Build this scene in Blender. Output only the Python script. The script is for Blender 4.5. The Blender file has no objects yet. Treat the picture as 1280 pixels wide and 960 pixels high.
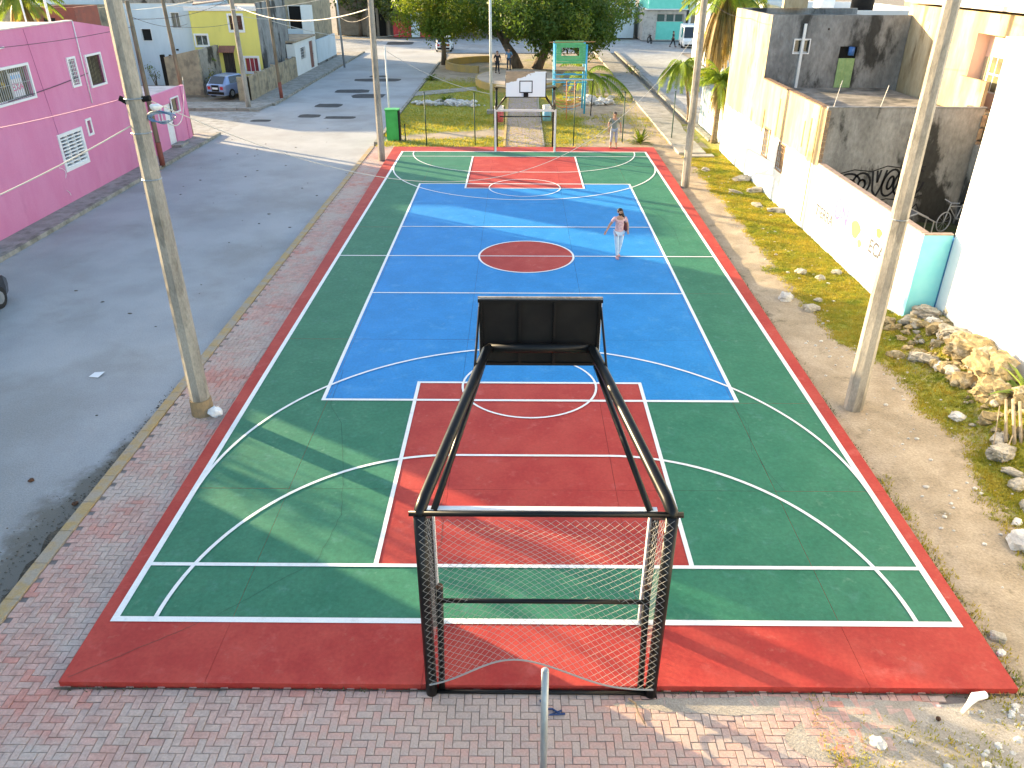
import bpy, bmesh, math, random
from mathutils import Vector, Matrix, noise
R = math.radians
random.seed(7)
S = bpy.context.scene
C = S.collection
# ------------------------------------------------------------------ camera
cam_d = bpy.data.cameras.new('camera'); cam = bpy.data.objects.new('camera', cam_d); C.objects.link(cam)
S.camera = cam
pitch, yaw, roll = R(28.548), R(-0.436), R(0.0702)
F = Vector((math.sin(yaw)*math.cos(pitch), math.cos(yaw)*math.cos(pitch), -math.sin(pitch)))
Rt = Vector((math.cos(yaw), -math.sin(yaw), 0)); Up = Rt.cross(F)
R2 = Rt*math.cos(roll)+Up*math.sin(roll); U2 = -Rt*math.sin(roll)+Up*math.cos(roll)
m = Matrix((R2, U2, -F)).transposed().to_4x4(); m.translation = Vector((-.274, -24.078, 8.396))
cam.matrix_world = m
cam_d.sensor_fit = 'HORIZONTAL'; cam_d.sensor_width = 36; cam_d.lens = 970.29/1280*36
cam_d.clip_start = .1; cam_d.clip_end = 1500
# ------------------------------------------------------------------ light
SUN_EL, SUN_AZ = 10.6, -57.5        # azimuth clockwise from +Y
w = bpy.data.worlds.new("World"); S.world = w; w.use_nodes = True
nt = w.node_tree; bg = nt.nodes['Background']
sky = nt.nodes.new('ShaderNodeTexSky'); sky.sky_type = 'NISHITA'; sky.sun_disc = False
sky.sun_elevation = R(SUN_EL); sky.sun_rotation = R(SUN_AZ % 360)
sky.air_density = 1.0; sky.dust_density = 1.5; sky.ozone_density = 1.0
nt.links.new(sky.outputs[0], bg.inputs[0]); bg.inputs[1].default_value = 0.15
sd = bpy.data.lights.new('sun', 'SUN'); sun = bpy.data.objects.new('sun', sd); C.objects.link(sun)
sd.energy = 5.0; sd.angle = R(.5); sd.color = (1, .77, .45)
az = R(SUN_AZ); el = R(SUN_EL)
to_sun = Vector((math.sin(az)*math.cos(el), math.cos(az)*math.cos(el), math.sin(el)))
sun.rotation_euler = to_sun.to_track_quat('Z', 'Y').to_euler()
S.view_settings.view_transform = 'Standard'; S.view_settings.look = 'None'
S.view_settings.exposure = 2.08; S.view_settings.gamma = 1; S.view_settings.use_curve_mapping = False

# ------------------------------------------------------------------ materials
MATS = {}
def mat(name, c1, c2=None, scale=3, detail=6, rough=.8, bump=.0, bscale=None, metal=0, stretch=(1,1,1),
        c3=None, s3=.6, lo=.35, hi=.65, spec=.3, glass=False, lo3=.5, hi3=.7, fine=0, fscale=40, alpha=None):
    """noise mix of two colours, an optional third at another scale, fine value grain and bump"""
    if name in MATS: return MATS[name]
    m = bpy.data.materials.new(name); m.use_nodes = True; MATS[name] = m
    t = m.node_tree; N = t.nodes; L = t.links
    b = N['Principled BSDF']; b.inputs['Roughness'].default_value = rough; b.inputs['Metallic'].default_value = metal
    b.inputs['Specular IOR Level'].default_value = spec
    tc = N.new('ShaderNodeTexCoord'); mp = N.new('ShaderNodeMapping'); mp.inputs['Scale'].default_value = stretch
    L.new(tc.outputs['Object'], mp.inputs[0])
    def nz(sc, det=detail, src=mp):
        n = N.new('ShaderNodeTexNoise'); n.inputs['Scale'].default_value = sc; n.inputs['Detail'].default_value = det
        n.inputs['Roughness'].default_value = .62
        L.new(src.outputs[0] if src is mp else src, n.inputs['Vector']); return n
    def ramp(src, a, b_):
        r = N.new('ShaderNodeMapRange'); r.inputs[1].default_value = a; r.inputs[2].default_value = b_
        r.interpolation_type = 'SMOOTHSTEP'
        L.new(src, r.inputs[0]); return r.outputs[0]
    def mix(f, A, B, mode='MIX'):
        x = N.new('ShaderNodeMix'); x.data_type = 'RGBA'; x.blend_type = mode
        if isinstance(f, float): x.inputs[0].default_value = f
        else: L.new(f, x.inputs[0])
        for i, q in ((6, A), (7, B)):
            if isinstance(q, tuple): x.inputs[i].default_value = (*q, 1)
            else: L.new(q, x.inputs[i])
        return x.outputs[2]
    col = c1
    if c2: col = mix(ramp(nz(scale).outputs[0], lo, hi), c1, c2)
    if c3: col = mix(ramp(nz(s3).outputs[0], lo3, hi3), col, c3)
    if fine:
        g = nz(fscale, 3); r = N.new('ShaderNodeMapRange'); r.inputs[1].default_value = .3; r.inputs[2].default_value = .7
        r.inputs[3].default_value = 1-fine; r.inputs[4].default_value = 1+fine; L.new(g.outputs[0], r.inputs[0])
        cx = N.new('ShaderNodeCombineColor')
        for i in range(3): L.new(r.outputs[0], cx.inputs[i])
        col = mix(1.0, col, cx.outputs[0], 'MULTIPLY')
    if isinstance(col, tuple): b.inputs['Base Color'].default_value = (*col, 1)
    else: L.new(col, b.inputs['Base Color'])
    if bump:
        bn = N.new('ShaderNodeBump'); bn.inputs['Strength'].default_value = bump; bn.inputs['Distance'].default_value = .03
        L.new(nz(bscale or scale*4, 4).outputs[0], bn.inputs['Height']); L.new(bn.outputs[0], b.inputs['Normal'])
    m['_col'] = 1
    MATS[name+'/n'] = (t, b, col, mix, ramp, nz, tc)
    return m

def two_tone(name, base_kw, low, z):
    """render wall: paint `low` below height z (true paint), raw render above, ragged edge"""
    m = mat(name, **base_kw); t, b, col, mix, ramp, nz, tc = MATS[name+'/n']
    N, L = t.nodes, t.links
    sp = N.new('ShaderNodeSeparateXYZ'); gm = N.new('ShaderNodeNewGeometry'); L.new(gm.outputs['Position'], sp.inputs[0])
    n = nz(1.2); ad = N.new('ShaderNodeMath'); ad.operation = 'MULTIPLY_ADD'
    L.new(n.outputs[0], ad.inputs[0]); ad.inputs[1].default_value = .5; L.new(sp.outputs[2], ad.inputs[2])
    f = ramp(ad.outputs[0], z+.22, z+.28)
    out = mix(f, low, col if not isinstance(col, tuple) else col)
    L.new(out, b.inputs['Base Color']); return m

conc = dict(c1=(.30,.28,.24), c2=(.17,.16,.14), scale=2, bump=.25, bscale=18, fine=.12)
GREEN = mat('court_green', (.028,.155,.090), (.040,.180,.105), 1.2, rough=.66, spec=.2, bump=.12, bscale=60, c3=(.055,.195,.135), s3=2.6, lo3=.55, hi3=.75, fine=.14, fscale=14)
BLUE = mat('court_blue', (.012,.205,.50), (.018,.232,.56), 1.2, rough=.62, spec=.22, bump=.12, bscale=60, c3=(.05,.27,.56), s3=2.2, lo3=.52, hi3=.78, fine=.10, fscale=18)
RED = mat('court_red', (.37,.036,.030), (.43,.056,.042), 1.2, rough=.66, spec=.2, bump=.12, bscale=60, c3=(.46,.085,.07), s3=2.6, lo3=.56, hi3=.76, fine=.10, fscale=18)
for nm, dust in (('court_green', (.10,.22,.15)), ('court_blue', (.10,.30,.56)), ('court_red', (.46,.13,.10))):
    t_, b_, col_, mix_, ramp_, nz_, tc_ = MATS[nm+'/n']
    a_ = t_.nodes.new('ShaderNodeMath'); a_.operation = 'MULTIPLY'; t_.links.new(ramp_(nz_(7, 8).outputs[0], .56, .74), a_.inputs[0]); t_.links.new(ramp_(nz_(.8, 3).outputs[0], .40, .66), a_.inputs[1])
    h_ = t_.nodes.new('ShaderNodeMath'); h_.operation = 'MULTIPLY'; t_.links.new(a_.outputs[0], h_.inputs[0]); h_.inputs[1].default_value = .75
    t_.links.new(mix_(h_.outputs[0], col_, dust), b_.inputs['Base Color'])
WHITE = mat('line_paint', (.80,.80,.78), (.66,.66,.64), 6, rough=.6, lo=.5, hi=.8, fine=.06)
EDGE = mat('slab_concrete', (.10,.03,.03), rough=.9)
ROAD = mat('road_asphalt', (.335,.338,.345), (.40,.402,.405), .35, rough=.9, bump=.35, bscale=50, c3=(.30,.295,.285), s3=.25, lo3=.45, hi3=.7, fine=.14, fscale=30)
t_, b_, col_, mix_, ramp_, nz_, tc_ = MATS['road_asphalt/n']
sp_ = t_.nodes.new('ShaderNodeSeparateXYZ'); t_.links.new(tc_.outputs['Object'], sp_.inputs[0])
def mth(op, a, b=None, c=None):
    n = t_.nodes.new('ShaderNodeMath'); n.operation = op
    for i, v in enumerate((a, b, c)):
        if v is None: continue
        if isinstance(v, (int, float)): n.inputs[i].default_value = v
        else: t_.links.new(v, n.inputs[i])
    return n.outputs[0]
# dirt washed against the near kerb, and faint tyre-swept tone along the lane
k_ = mth('MULTIPLY', ramp_(sp_.outputs[0], -9.9, -8.1), ramp_(mth('MULTIPLY', sp_.outputs[1], -1), 8.5, 14.5))
k_ = mth('ADD', k_, mth('MULTIPLY', ramp_(sp_.outputs[0], -8.6, -7.95), .45))
k_ = mth('ADD', k_, mth('MULTIPLY', ramp_(mth('MULTIPLY', sp_.outputs[0], -1), 16.5, 17.15), .5))
k_ = ramp_(mth('MULTIPLY', k_, mth('MULTIPLY_ADD', nz_(2.6, 8).outputs[0], 1.6, .1)), .30, .75)
t_.links.new(mix_(k_, col_, (.165,.152,.13)), b_.inputs['Base Color'])
PATCH = mat('patch_asphalt', (.045,.045,.048), (.07,.07,.07), 3, rough=.9, bump=.4, bscale=60, fine=.2)
DIRT = mat('dirt', (.26,.215,.17), (.33,.28,.225), .9, rough=.95, bump=.6, bscale=20, c3=(.20,.17,.11), s3=2.3, fine=.18, fscale=22)
GUTTER = mat('gutter_dirt', (.12,.10,.075), (.06,.052,.04), 4, rough=1, bump=.8, bscale=25, fine=.3)
CONC = mat('sidewalk_concrete', (.36,.34,.31), (.26,.245,.22), 1.3, rough=.9, bump=.3, bscale=30, c3=(.20,.19,.165), s3=3, fine=.12)
KERB = mat('kerb_concrete', (.34,.32,.28), (.18,.17,.14), 2.2, rough=.9, bump=.3, bscale=20, fine=.1)
YKERB = mat('kerb_yellow', (.42,.29,.13), (.36,.30,.23), 2.4, rough=.85, bump=.3, bscale=20, lo=.4, hi=.6, fine=.12)
POLEC = mat('pole_concrete', (.36,.33,.28), (.24,.22,.19), 2.2, rough=.9, bump=.35, bscale=24, stretch=(1,1,.35), c3=(.17,.155,.13), s3=2.4, lo3=.50, hi3=.66, fine=.16)
BLK = mat('black_paint', (.007,.007,.0075), (.010,.0095,.009), 8, rough=.33, spec=.22, fine=.15)
BLKD = mat('black_board_back', (.010,.0095,.0095), (.015,.014,.013), 3, rough=.7, spec=.15)
RUST = mat('rust', (.14,.06,.03), (.05,.03,.02), 20, rough=.9)
WPAINT = mat('white_paint', (.74,.74,.74), (.60,.59,.57), 5, rough=.5, lo=.5, hi=.8)
NET = mat('net_cord', (.34,.33,.31), rough=.9)
GALV = mat('galvanised_pipe', (.40,.42,.43), (.28,.30,.31), 9, rough=.45, metal=.6, stretch=(1,1,.2))
PINK = mat('pink_render', (.60,.20,.345), (.63,.24,.39), .7, rough=.85, bump=.2, bscale=12, c3=(.55,.19,.32), s3=1.5, lo3=.55, hi3=.8, stretch=(1,1,.45), fine=.05)
GLASS = mat('window_glass', (.03,.035,.035), (.07,.08,.06), 2.5, rough=.12, spec=.6)
CURT = mat('curtain', (.30,.26,.16), (.16,.14,.10), 9, stretch=(1,1,.1), rough=.9)
IRON = mat('window_iron', (.40,.40,.40), rough=.5)
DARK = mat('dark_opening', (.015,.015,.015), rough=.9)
ROOFC = mat('roof_slab', (.33,.30,.26), (.16,.15,.13), 1.5, rough=.95, c3=(.07,.07,.065), s3=.7, fine=.15)
ROOFL = mat('light_roof', (.66,.58,.56), (.5,.44,.42), 1.5, rough=.9)
YEL = mat('yellow_render', (.74,.65,.17), (.68,.60,.16), 1, rough=.85, c3=(.42,.40,.14), s3=1.3, lo3=.58, hi3=.8, stretch=(1,1,.4))
WBL = mat('pale_blue_render', (.58,.66,.72), (.52,.60,.66), 1, rough=.85, c3=(.42,.46,.46), s3=1.5, lo3=.6, hi3=.8, stretch=(1,1,.4))
WWH = mat('white_render', (.74,.75,.74), (.68,.69,.68), .8, rough=.85, bump=.1, bscale=14)
BRICKR = mat('red_brown_render', (.30,.105,.075), (.24,.09,.07), 1, rough=.9, c3=(.2,.1,.08), s3=2)
STREAK = mat('grey_streaked', (.27,.27,.265), (.17,.17,.168), 1.1, rough=.95, bump=.35, bscale=20, stretch=(1,1,.45), c3=(.05,.05,.048), s3=.75, lo3=.50, hi3=.60, fine=.2, fscale=9)
STREAK2 = mat('grey_stained', (.33,.31,.275), (.22,.205,.18), 1.2, rough=.95, bump=.35, bscale=20, stretch=(1,1,.5), c3=(.05,.047,.04), s3=.65, lo3=.53, hi3=.60, fine=.2, fscale=9)
BLOCK = mat('block_wall', (.38,.32,.22), (.27,.23,.165), 2.5, rough=.95, bump=.5, bscale=14, c3=(.17,.15,.115), s3=1.2, fine=.18)
TEAL = mat('teal_paint', (.16,.62,.50), (.2,.66,.55), 2, rough=.7)
CREAM = dict(c1=(.44,.37,.255), c2=(.31,.235,.135), scale=.9, rough=.9, stretch=(1,1,.30), c3=(.19,.135,.075), s3=1.5, lo3=.57, hi3=.70, fine=.12, fscale=9, bump=.2, bscale=16)
CREAMW = mat('cream_streaked', **CREAM)
LOWW = two_tone('lower_white_wall', dict(CREAM), (.62,.67,.70), 2.22)
AQUA = mat('aqua_paint', (.20,.60,.68), (.25,.64,.70), 1.5, rough=.8)
PEACH = mat('peach_paint', (.74,.52,.42), (.70,.49,.40), 2, rough=.85)
STONE = mat('limestone', (.42,.38,.32), (.24,.22,.18), 3, rough=.95, bump=.8, bscale=8, fine=.2)
STONEW = mat('white_stone', (.62,.60,.57), (.42,.40,.38), 3, rough=.9, bump=.6, bscale=8, fine=.12)
EARTH = mat('earth_rock', (.36,.27,.14), (.17,.14,.075), 3.5, rough=.95, bump=.9, bscale=6, c3=(.42,.36,.26), s3=3.3, fine=.2)
BARK = mat('bark', (.17,.13,.095), (.09,.07,.05), 4, rough=.95, bump=.8, bscale=10, stretch=(1,1,.3))
PALMT = mat('palm_trunk', (.30,.22,.14), (.18,.13,.08), 6, rough=.95, bump=.6, bscale=9, stretch=(1,1,2))
WOODP = mat('wooden_pole', (.24,.19,.13), (.13,.10,.07), 4, rough=.95, stretch=(1,1,.2), bump=.4)
def leaf(name, a, b_, c_=None):
    m = mat(name, a, b_, 1.5, rough=.5, c3=c_, s3=.8)
    t, b, col, *_ = MATS[name+'/n']; N, L = t.nodes, t.links
    tr = N.new('ShaderNodeBsdfTranslucent'); ms = N.new('ShaderNodeMixShader'); ms.inputs[0].default_value = .5
    br = N.new('ShaderNodeMix'); br.data_type = 'RGBA'; br.blend_type = 'MULTIPLY'; br.inputs[0].default_value = 1; L.new(col, br.inputs[6]); br.inputs[7].default_value = (1.5, 1.35, .6, 1)
    L.new(br.outputs[2], tr.inputs[0]); L.new(b.outputs[0], ms.inputs[1]); L.new(tr.outputs[0], ms.inputs[2]); L.new(ms.outputs[0], N['Material Output'].inputs[0])
    return m
LEAF1 = leaf('leaf_dark', (.055,.11,.022), (.08,.14,.026), (.13,.16,.026))
LEAF2 = leaf('leaf_bright', (.13,.19,.022), (.085,.14,.02), (.20,.20,.03))
LEAF3 = leaf('leaf_grey', (.07,.10,.045), (.10,.12,.06))
PALML = leaf('palm_leaf', (.20,.29,.045), (.13,.22,.035), (.30,.32,.06))
PALMD = leaf('palm_dead', (.38,.29,.13), (.26,.21,.09), (.18,.17,.06))
GRASSM = leaf('grass_blades', (.25,.27,.035), (.36,.30,.055), (.15,.21,.03))
RUBBER = mat('rubber', (.02,.02,.02), rough=.8)

# ------------------------------------------------------------------ mesh builder
class MB:
    def __init__(s): s.v = []; s.f = []; s.mi = []; s.cur = 0
    def add(s, vs, fs):
        n = len(s.v); s.v += [tuple(p) for p in vs]
        for f in fs: s.f.append(tuple(n+i for i in f)); s.mi.append(s.cur)
        return s
    def box(s, x0, x1, y0, y1, z0, z1, rot=0):
        vs = [(x, y, z) for z in (z0, z1) for x, y in ((x0,y0),(x1,y0),(x1,y1),(x0,y1))]
        if rot:
            cx, cy = (x0+x1)/2, (y0+y1)/2; c, q = math.cos(rot), math.sin(rot)
            vs = [(cx+(x-cx)*c-(y-cy)*q, cy+(x-cx)*q+(y-cy)*c, z) for x, y, z in vs]
        return s.add(vs, [(3,2,1,0),(4,5,6,7),(0,1,5,4),(1,2,6,5),(2,3,7,6),(3,0,4,7)])
    def quad(s, *p): return s.add(p, [tuple(range(len(p)))])
    def prism(s, pts, z0, z1):
        n = len(pts); vs = [(x,y,z0) for x,y in pts]+[(x,y,z1) for x,y in pts]
        return s.add(vs, [tuple(range(n-1,-1,-1)), tuple(range(n,2*n))]+[(i,(i+1)%n,n+(i+1)%n,n+i) for i in range(n)])
    def tube(s, pts, r, n=8, cap=True, ph=0):
        pts = [Vector(p) for p in pts]; rs = r if isinstance(r, (list, tuple)) else [r]*len(pts)
        rings = []; ref = None
        for i, p in enumerate(pts):
            d = (pts[min(i+1, len(pts)-1)]-pts[max(i-1, 0)]).normalized()
            if ref is None: ref = Vector((1,0,0)) if abs(d.x) < .9 else Vector((0,1,0))
            a = (ref-d*ref.dot(d)).normalized(); ref = a; b = d.cross(a)
            rings.append([p+(a*math.cos(ph+2*math.pi*k/n)+b*math.sin(ph+2*math.pi*k/n))*rs[i] for k in range(n)])
        fs = []
        for i in range(len(pts)-1):
            for k in range(n): fs.append((i*n+k, i*n+(k+1)%n, (i+1)*n+(k+1)%n, (i+1)*n+k))
        if cap: fs += [tuple(range(n-1,-1,-1)), tuple(range((len(pts)-1)*n, len(pts)*n))]
        return s.add([q for rg in rings for q in rg], fs)
    def bar(s, p, q, w, h=None):
        """square bar"""
        return s.tube([p, q], (w if h is None else (w+h)/2)*.7071, 4, ph=math.pi/4)
    def ball(s, c, r, sc=(1,1,1), n=10, m_=6, jit=0):
        vs = []; fs = []
        for j in range(1, m_):
            th = math.pi*j/m_
            for k in range(n):
                ph = 2*math.pi*k/n; q = 1+random.uniform(-jit, jit)
                vs.append((c[0]+r*sc[0]*math.sin(th)*math.cos(ph)*q, c[1]+r*sc[1]*math.sin(th)*math.sin(ph)*q, c[2]+r*sc[2]*math.cos(th)*q))
        for j in range(m_-2):
            for k in range(n): fs.append((j*n+k, (j+1)*n+k, (j+1)*n+(k+1)%n, j*n+(k+1)%n))
        vs += [(c[0],c[1],c[2]+r*sc[2]), (c[0],c[1],c[2]-r*sc[2])]; t = len(vs)-2
        for k in range(n): fs += [(t, k, (k+1)%n), (t+1, (m_-2)*n+(k+1)%n, (m_-2)*n+k)]
        return s.add(vs, fs)
    def build(s, name, mats, parent=None, smooth=False, label=None, cat=None, group=None, kind=None, local=False):
        me = bpy.data.meshes.new(name)
        off = Vector((0,0,0))
        if parent is not None and not local:
            p = parent
            while p is not None: off += Vector(p.location); p = p.parent
        vs = [(x-off.x, y-off.y, z-off.z) for x, y, z in s.v] if off.length else s.v
        me.from_pydata(vs, [], s.f)
        for m_ in (mats if isinstance(mats, (list, tuple)) else [mats]): me.materials.append(m_)
        if any(s.mi): me.polygons.foreach_set('material_index', s.mi)
        if smooth: me.polygons.foreach_set('use_smooth', [True]*len(me.polygons))
        me.update()
        o = bpy.data.objects.new(name, me); C.objects.link(o)
        if parent is not None: o.parent = parent
        return tag(o, label, cat, group, kind)
def tag(o, label=None, cat=None, group=None, kind=None):
    if label: o['label'] = label
    if cat: o['category'] = cat
    if group: o['group'] = group
    if kind: o['kind'] = kind
    return o
def thing(name, label, cat, loc=(0,0,0), group=None):
    o = bpy.data.objects.new(name, None); C.objects.link(o); o.location = loc; o.empty_display_size = .3
    return tag(o, label, cat, group)
def copy_tree(o, parent=None, loc=None, rotz=None, label=None):
    c = o.copy(); C.objects.link(c)
    if parent is not None: c.parent = parent
    for ch in list(o.children): copy_tree(ch, c)
    if loc is not None: c.location = loc
    if rotz is not None: c.rotation_euler.z = rotz
    if label: c['label'] = label
    return c
def lerp(a, b, t): return a+(b-a)*t
def sstep(a, b, x):
    t = max(0, min(1, (x-a)/(b-a))); return t*t*(3-2*t)
def nz(x, y, s=1, z=0): return noise.noise(Vector((x*s, y*s, z)))

# ------------------------------------------------------------------ setting: ground, roads
GZ = -.10
MB().quad((-500,-200,-.24),(500,-200,-.24),(500,900,-.24),(-500,900,-.24)).build('ground', DIRT, kind='structure')
def ground_grid(name, x0, x1, y0, y1, step, hfun, gfun, c_grass, kind='structure'):
    nx, ny = int((x1-x0)/step)+1, int((y1-y0)/step)+1
    b = MB(); b.v = [(lerp(x0,x1,i/(nx-1)), lerp(y0,y1,j/(ny-1)), 0) for j in range(ny) for i in range(nx)]
    b.v = [(x, y, hfun(x, y)) for x, y, _ in b.v]
    b.f = [(j*nx+i, j*nx+i+1, (j+1)*nx+i+1, (j+1)*nx+i) for j in range(ny-1) for i in range(nx-1)]; b.mi = [0]*len(b.f)
    m = mat(name+'_soil', (.31,.245,.17), (.41,.33,.24), 1.1, rough=.95, bump=.7, bscale=22, c3=(.17,.14,.09), s3=1.7, lo3=.55, hi3=.75, fine=.2, fscale=26)
    t, bs, col, mix, ramp, nzf, tc = MATS[name+'_soil/n']; N, L = t.nodes, t.links
    at = N.new('ShaderNodeAttribute'); at.attribute_name = 'grass'
    n1 = nzf(9, 5); ad = N.new('ShaderNodeMath'); ad.operation = 'MULTIPLY_ADD'; ad.inputs[1].default_value = 1.0
    L.new(n1.outputs[0], ad.inputs[0]); L.new(at.outputs['Fac'], ad.inputs[2])
    gcol = mix(ramp(nzf(5).outputs[0], .35, .65), c_grass[0], c_grass[1])
    L.new(mix(ramp(ad.outputs[0], .86, 1.16), col, gcol), bs.inputs['Base Color'])
    o = b.build(name, m, kind=kind, smooth=True)
    a = o.data.attributes.new('grass', 'FLOAT', 'POINT'); a.data.foreach_set('value', [gfun(x, y) for x, y, _ in b.v])
    return o
# right-hand verge between court and walls
def verge_g(x, y):
    wob = .35*nz(x, y, .5)+.25*nz(x, y, 1.7, 3)
    edge = lerp(7.9, 8.05, sstep(-4, 3, y)) if y > -5 else lerp(8.7, 7.9, sstep(-9, -5, y))
    if y < -9: edge = lerp(8.0, 8.7, sstep(-16, -9, y))
    g = sstep(edge-.45, edge+.35, x+wob)*.95
    if y > 10: g *= lerp(1, .65, sstep(10, 14, y))
    g += .42*sstep(6.85, 6.5, x+wob*.6)*sstep(-4,-9,y)     # scrubby rim along the court edge
    if y < -6.5: g = g*(.74+.4*nz(x, y, .8, 5))
    if y < -16.6: g = .33+.45*nz(x, y, .8, 9)+.35*sstep(-18.3,-19.3,y)*sstep(3,6,x)
    if x > 10.2: g *= .7
    return g
def verge_h(x, y):
    h = GZ+.035*nz(x, y, 1.3)+.02*nz(x, y, 4)
    if -14.5 < y < -3.5 and x > 8.3:
        k = sstep(8.9, 10.3, x+.5*nz(x, y, .7, 2))*sstep(-3.9, -5.6, y)*sstep(-14.5, -11, y)
        h += k*(.34+.26*nz(x, y, 1.6, 4)+.1*nz(x, y, 4, 4))
    if x < 7: h = min(h, GZ+.012)
    return h
verge = ground_grid('verge', 6.0, 16, -30, 24, .16, verge_h, verge_g, ((.21,.24,.03), (.33,.29,.05)))
def park_g(x, y):
    g = .80+.45*nz(x, y, .22)+.25*nz(x, y, .8, 3)
    if x > 2: g -= .42*sstep(2, 4, x)
    if y < 18.3 and x > 1: g -= .3
    g -= .7*math.exp(-((y-21.4-.25*x)/.9)**2)*(1 if x < -1 else 0)
    g -= .5*sstep(40, 46, y)
    return g
park = ground_grid('park_ground', -7.75, 9.6, 17.0, 64, .3, lambda x, y: GZ+.03*nz(x, y, .6)+.0, park_g, ((.19,.24,.03), (.33,.30,.05)))
# roads
MB().quad((-17.2,-60,-.2),(-7.95,-60,-.2),(-7.95,66,-.2),(-17.2,66,-.2)).build('road', ROAD, kind='structure')
MB().quad((-80,66,-.2),(60,66,-.2),(60,82.5,-.2),(-80,82.5,-.2)).build('cross_road', ROAD, kind='structure')
MB().quad((-80,21.2,-.2),(-17.2,21.2,-.2),(-17.2,28.6,-.2),(-80,28.6,-.2)).build('side_road', ROAD, kind='structure')
MB().quad((10.3,24.2,-.19),(17,24.2,-.19),(17,66,-.19),(10.3,66,-.19)).build('right_road', ROAD, kind='structure')
MB().quad((10,17,-.194),(10.6,17,-.194),(10.6,24.2,-.194),(10,24.2,-.194)).build('right_lane', DIRT, kind='structure')
random.seed(3)
for (x, y, a, b_) in ((-12.78,37.8,1.3,.9),(-11.93,44.15,1.9,.9),(-13.2,31.15,.9,.8),(-13.5,27.1,.7,.6),(-11.46,26.55,1.0,.5),(-16.1,25.4,.6,.4),(-11.2,35.5,1.2,1.0),(-14.5,77,1.7,2),(-12.2,46.4,.8,.6)):
    q = MB(); n = 14
    q.quad(*[(x+a*math.copysign(abs(math.cos(t))**.5, math.cos(t))*random.uniform(.9,1.08), y+b_*math.copysign(abs(math.sin(t))**.5, math.sin(t))*random.uniform(.9,1.1), -.196) for t in [2*math.pi*k/n for k in range(n)]])
    q.build('road_patch', PATCH, kind='structure')
# gutter grime along the yellow kerb
q = MB(); ys = [-21+i*.25 for i in range(60)]
for y0, y1 in zip(ys, ys[1:]):
    f = lambda y: .06+.20*max(0, sstep(-8.5,-12.5,y)*(.6+.7*nz(0,y,.9)+.7*nz(3,y,3.5)))+.04*nz(1,y,5)
    q.quad((-7.96-f(y0), y0, -.192), (-7.94, y0, -.192), (-7.94, y1, -.192), (-7.96-f(y1), y1, -.192))
q.build('gutter_dirt', GUTTER, kind='structure')
# kerbs and pavements on the left
q = MB()
for i in range(48):
    y = -21+i*.8; q.box(-8.0+.012*nz(i,0,2), -7.78, y+.006, y+.794, -.24, -.062+.008*nz(i,5,2))
q.build('yellow_kerb', YKERB, kind='structure')
MB().box(-18.3,-17.25,-40,20.8,-.24,-.07).build('left_sidewalk', CONC, kind='structure')
q = MB()
for i in range(61): q.box(-17.25,-17.05, -40+i+.01, -40+i+.99, -.24, -.05+.01*nz(i,1,2))
q.build('left_kerb', KERB, kind='structure')
q = MB(); q.prism([(-18.9,29.4),(-17.9,29.0),(-17.3,29.6),(-17.0,31),(-17.0,66),(-18.9,66)], -.24, -.07); q.build('far_left_sidewalk', CONC, kind='structure')
MB().prism([(-40,29.3),(-18.9,29.3),(-18.9,31.8),(-40,31.8)], -.24, -.08).build('corner_pavement', CONC, kind='structure')
MB().box(-16.99,-16.78,31,66,-.24,-.04).build('far_left_kerb', KERB, kind='structure')
MB().box(-7.95,-7.78,18.2,63.5,-.24,-.03).build('park_kerb', KERB, kind='structure')
# right sidewalk
q = MB()
for i in range(26):
    y = 15.6+i*2.0; q.prism([(7.75-.0*y, y+.01),(9.1+.2*(i>3), y+.01),(9.1+.2*(i>2), y+1.99),(7.75, y+1.99)], -.24, .03+.01*nz(i,3,2))
q.build('right_sidewalk', CONC, kind='structure')
MB().box(9.95,10.25,19,66,-.24,-.0).build('right_kerb', KERB, kind='structure')
q = MB(); q.box(8.2,9.4,15.0,15.55,-.2,-.02); q.build('concrete_step', CONC, kind='structure')

# ------------------------------------------------------------------ paving bricks (herringbone)
random.seed(5)
paver_mats = [mat('paver_%d' % i, c, tuple(v*.82 for v in c), 5, rough=.92, bump=.4, bscale=50, c3=(.50,.405,.35), s3=.9, lo3=.42, hi3=.68, fine=.14, fscale=30)
              for i, c in enumerate([(.56,.345,.285),(.59,.36,.30),(.53,.365,.31),(.58,.28,.225),(.52,.395,.335)])]
pv = MB()
pv.prism([(-7.79,-30),(7.2,-30),(7.2,-16.98),(-6.3,-16.98),(-6.85,17.6),(-7.79,17.6)], -.24, -.105)
pavement = pv.build('pavement', mat('paver_joint_sand', (.29,.25,.225), (.20,.17,.155), 2, rough=1, bump=.5, bscale=40), kind='structure')
def in_pave(x, y):
    if y < -16.99: return -7.76 < x < 5.0+.9*nz(x, y, .8)-.35*(-17-y) and y > -20.2
    return -7.76 < x < -6.33-(y+17)*.0106+.02 and y < 17.5
W, Lb = .105, .21
bricks = []
ca, sa = math.cos(R(45)), math.sin(R(45))
for strip in (0, 1):
    # near strip laid square, left strip laid square too: classic 90 degree herringbone
    for i in range(-160, 160):
        for j in range(-260, 260):
            k = (i-j) % 4
            gx, gy = i*W, j*W
            if k == 0: cx, cy, hx, hy = gx+W, gy+W/2, Lb/2, W/2
            elif k == 3: cx, cy, hx, hy = gx+W/2, gy+W, W/2, Lb/2
            else: continue
            if in_pave(cx, cy): bricks.append((cx, cy, hx-.004, hy-.004))
    break
camp = Vector((-.274,-24.078,8.396))
def keyb(b):
    p = Vector((b[0], b[1], -.08)); d = (p-camp); v = d.dot(F); u = d.dot(R2)/v*970; t = d.dot(U2)/v*970
    vis = abs(u) < 655 and t > -500
    return (0 if vis else 1, d.length)
bricks.sort(key=keyb)
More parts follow.
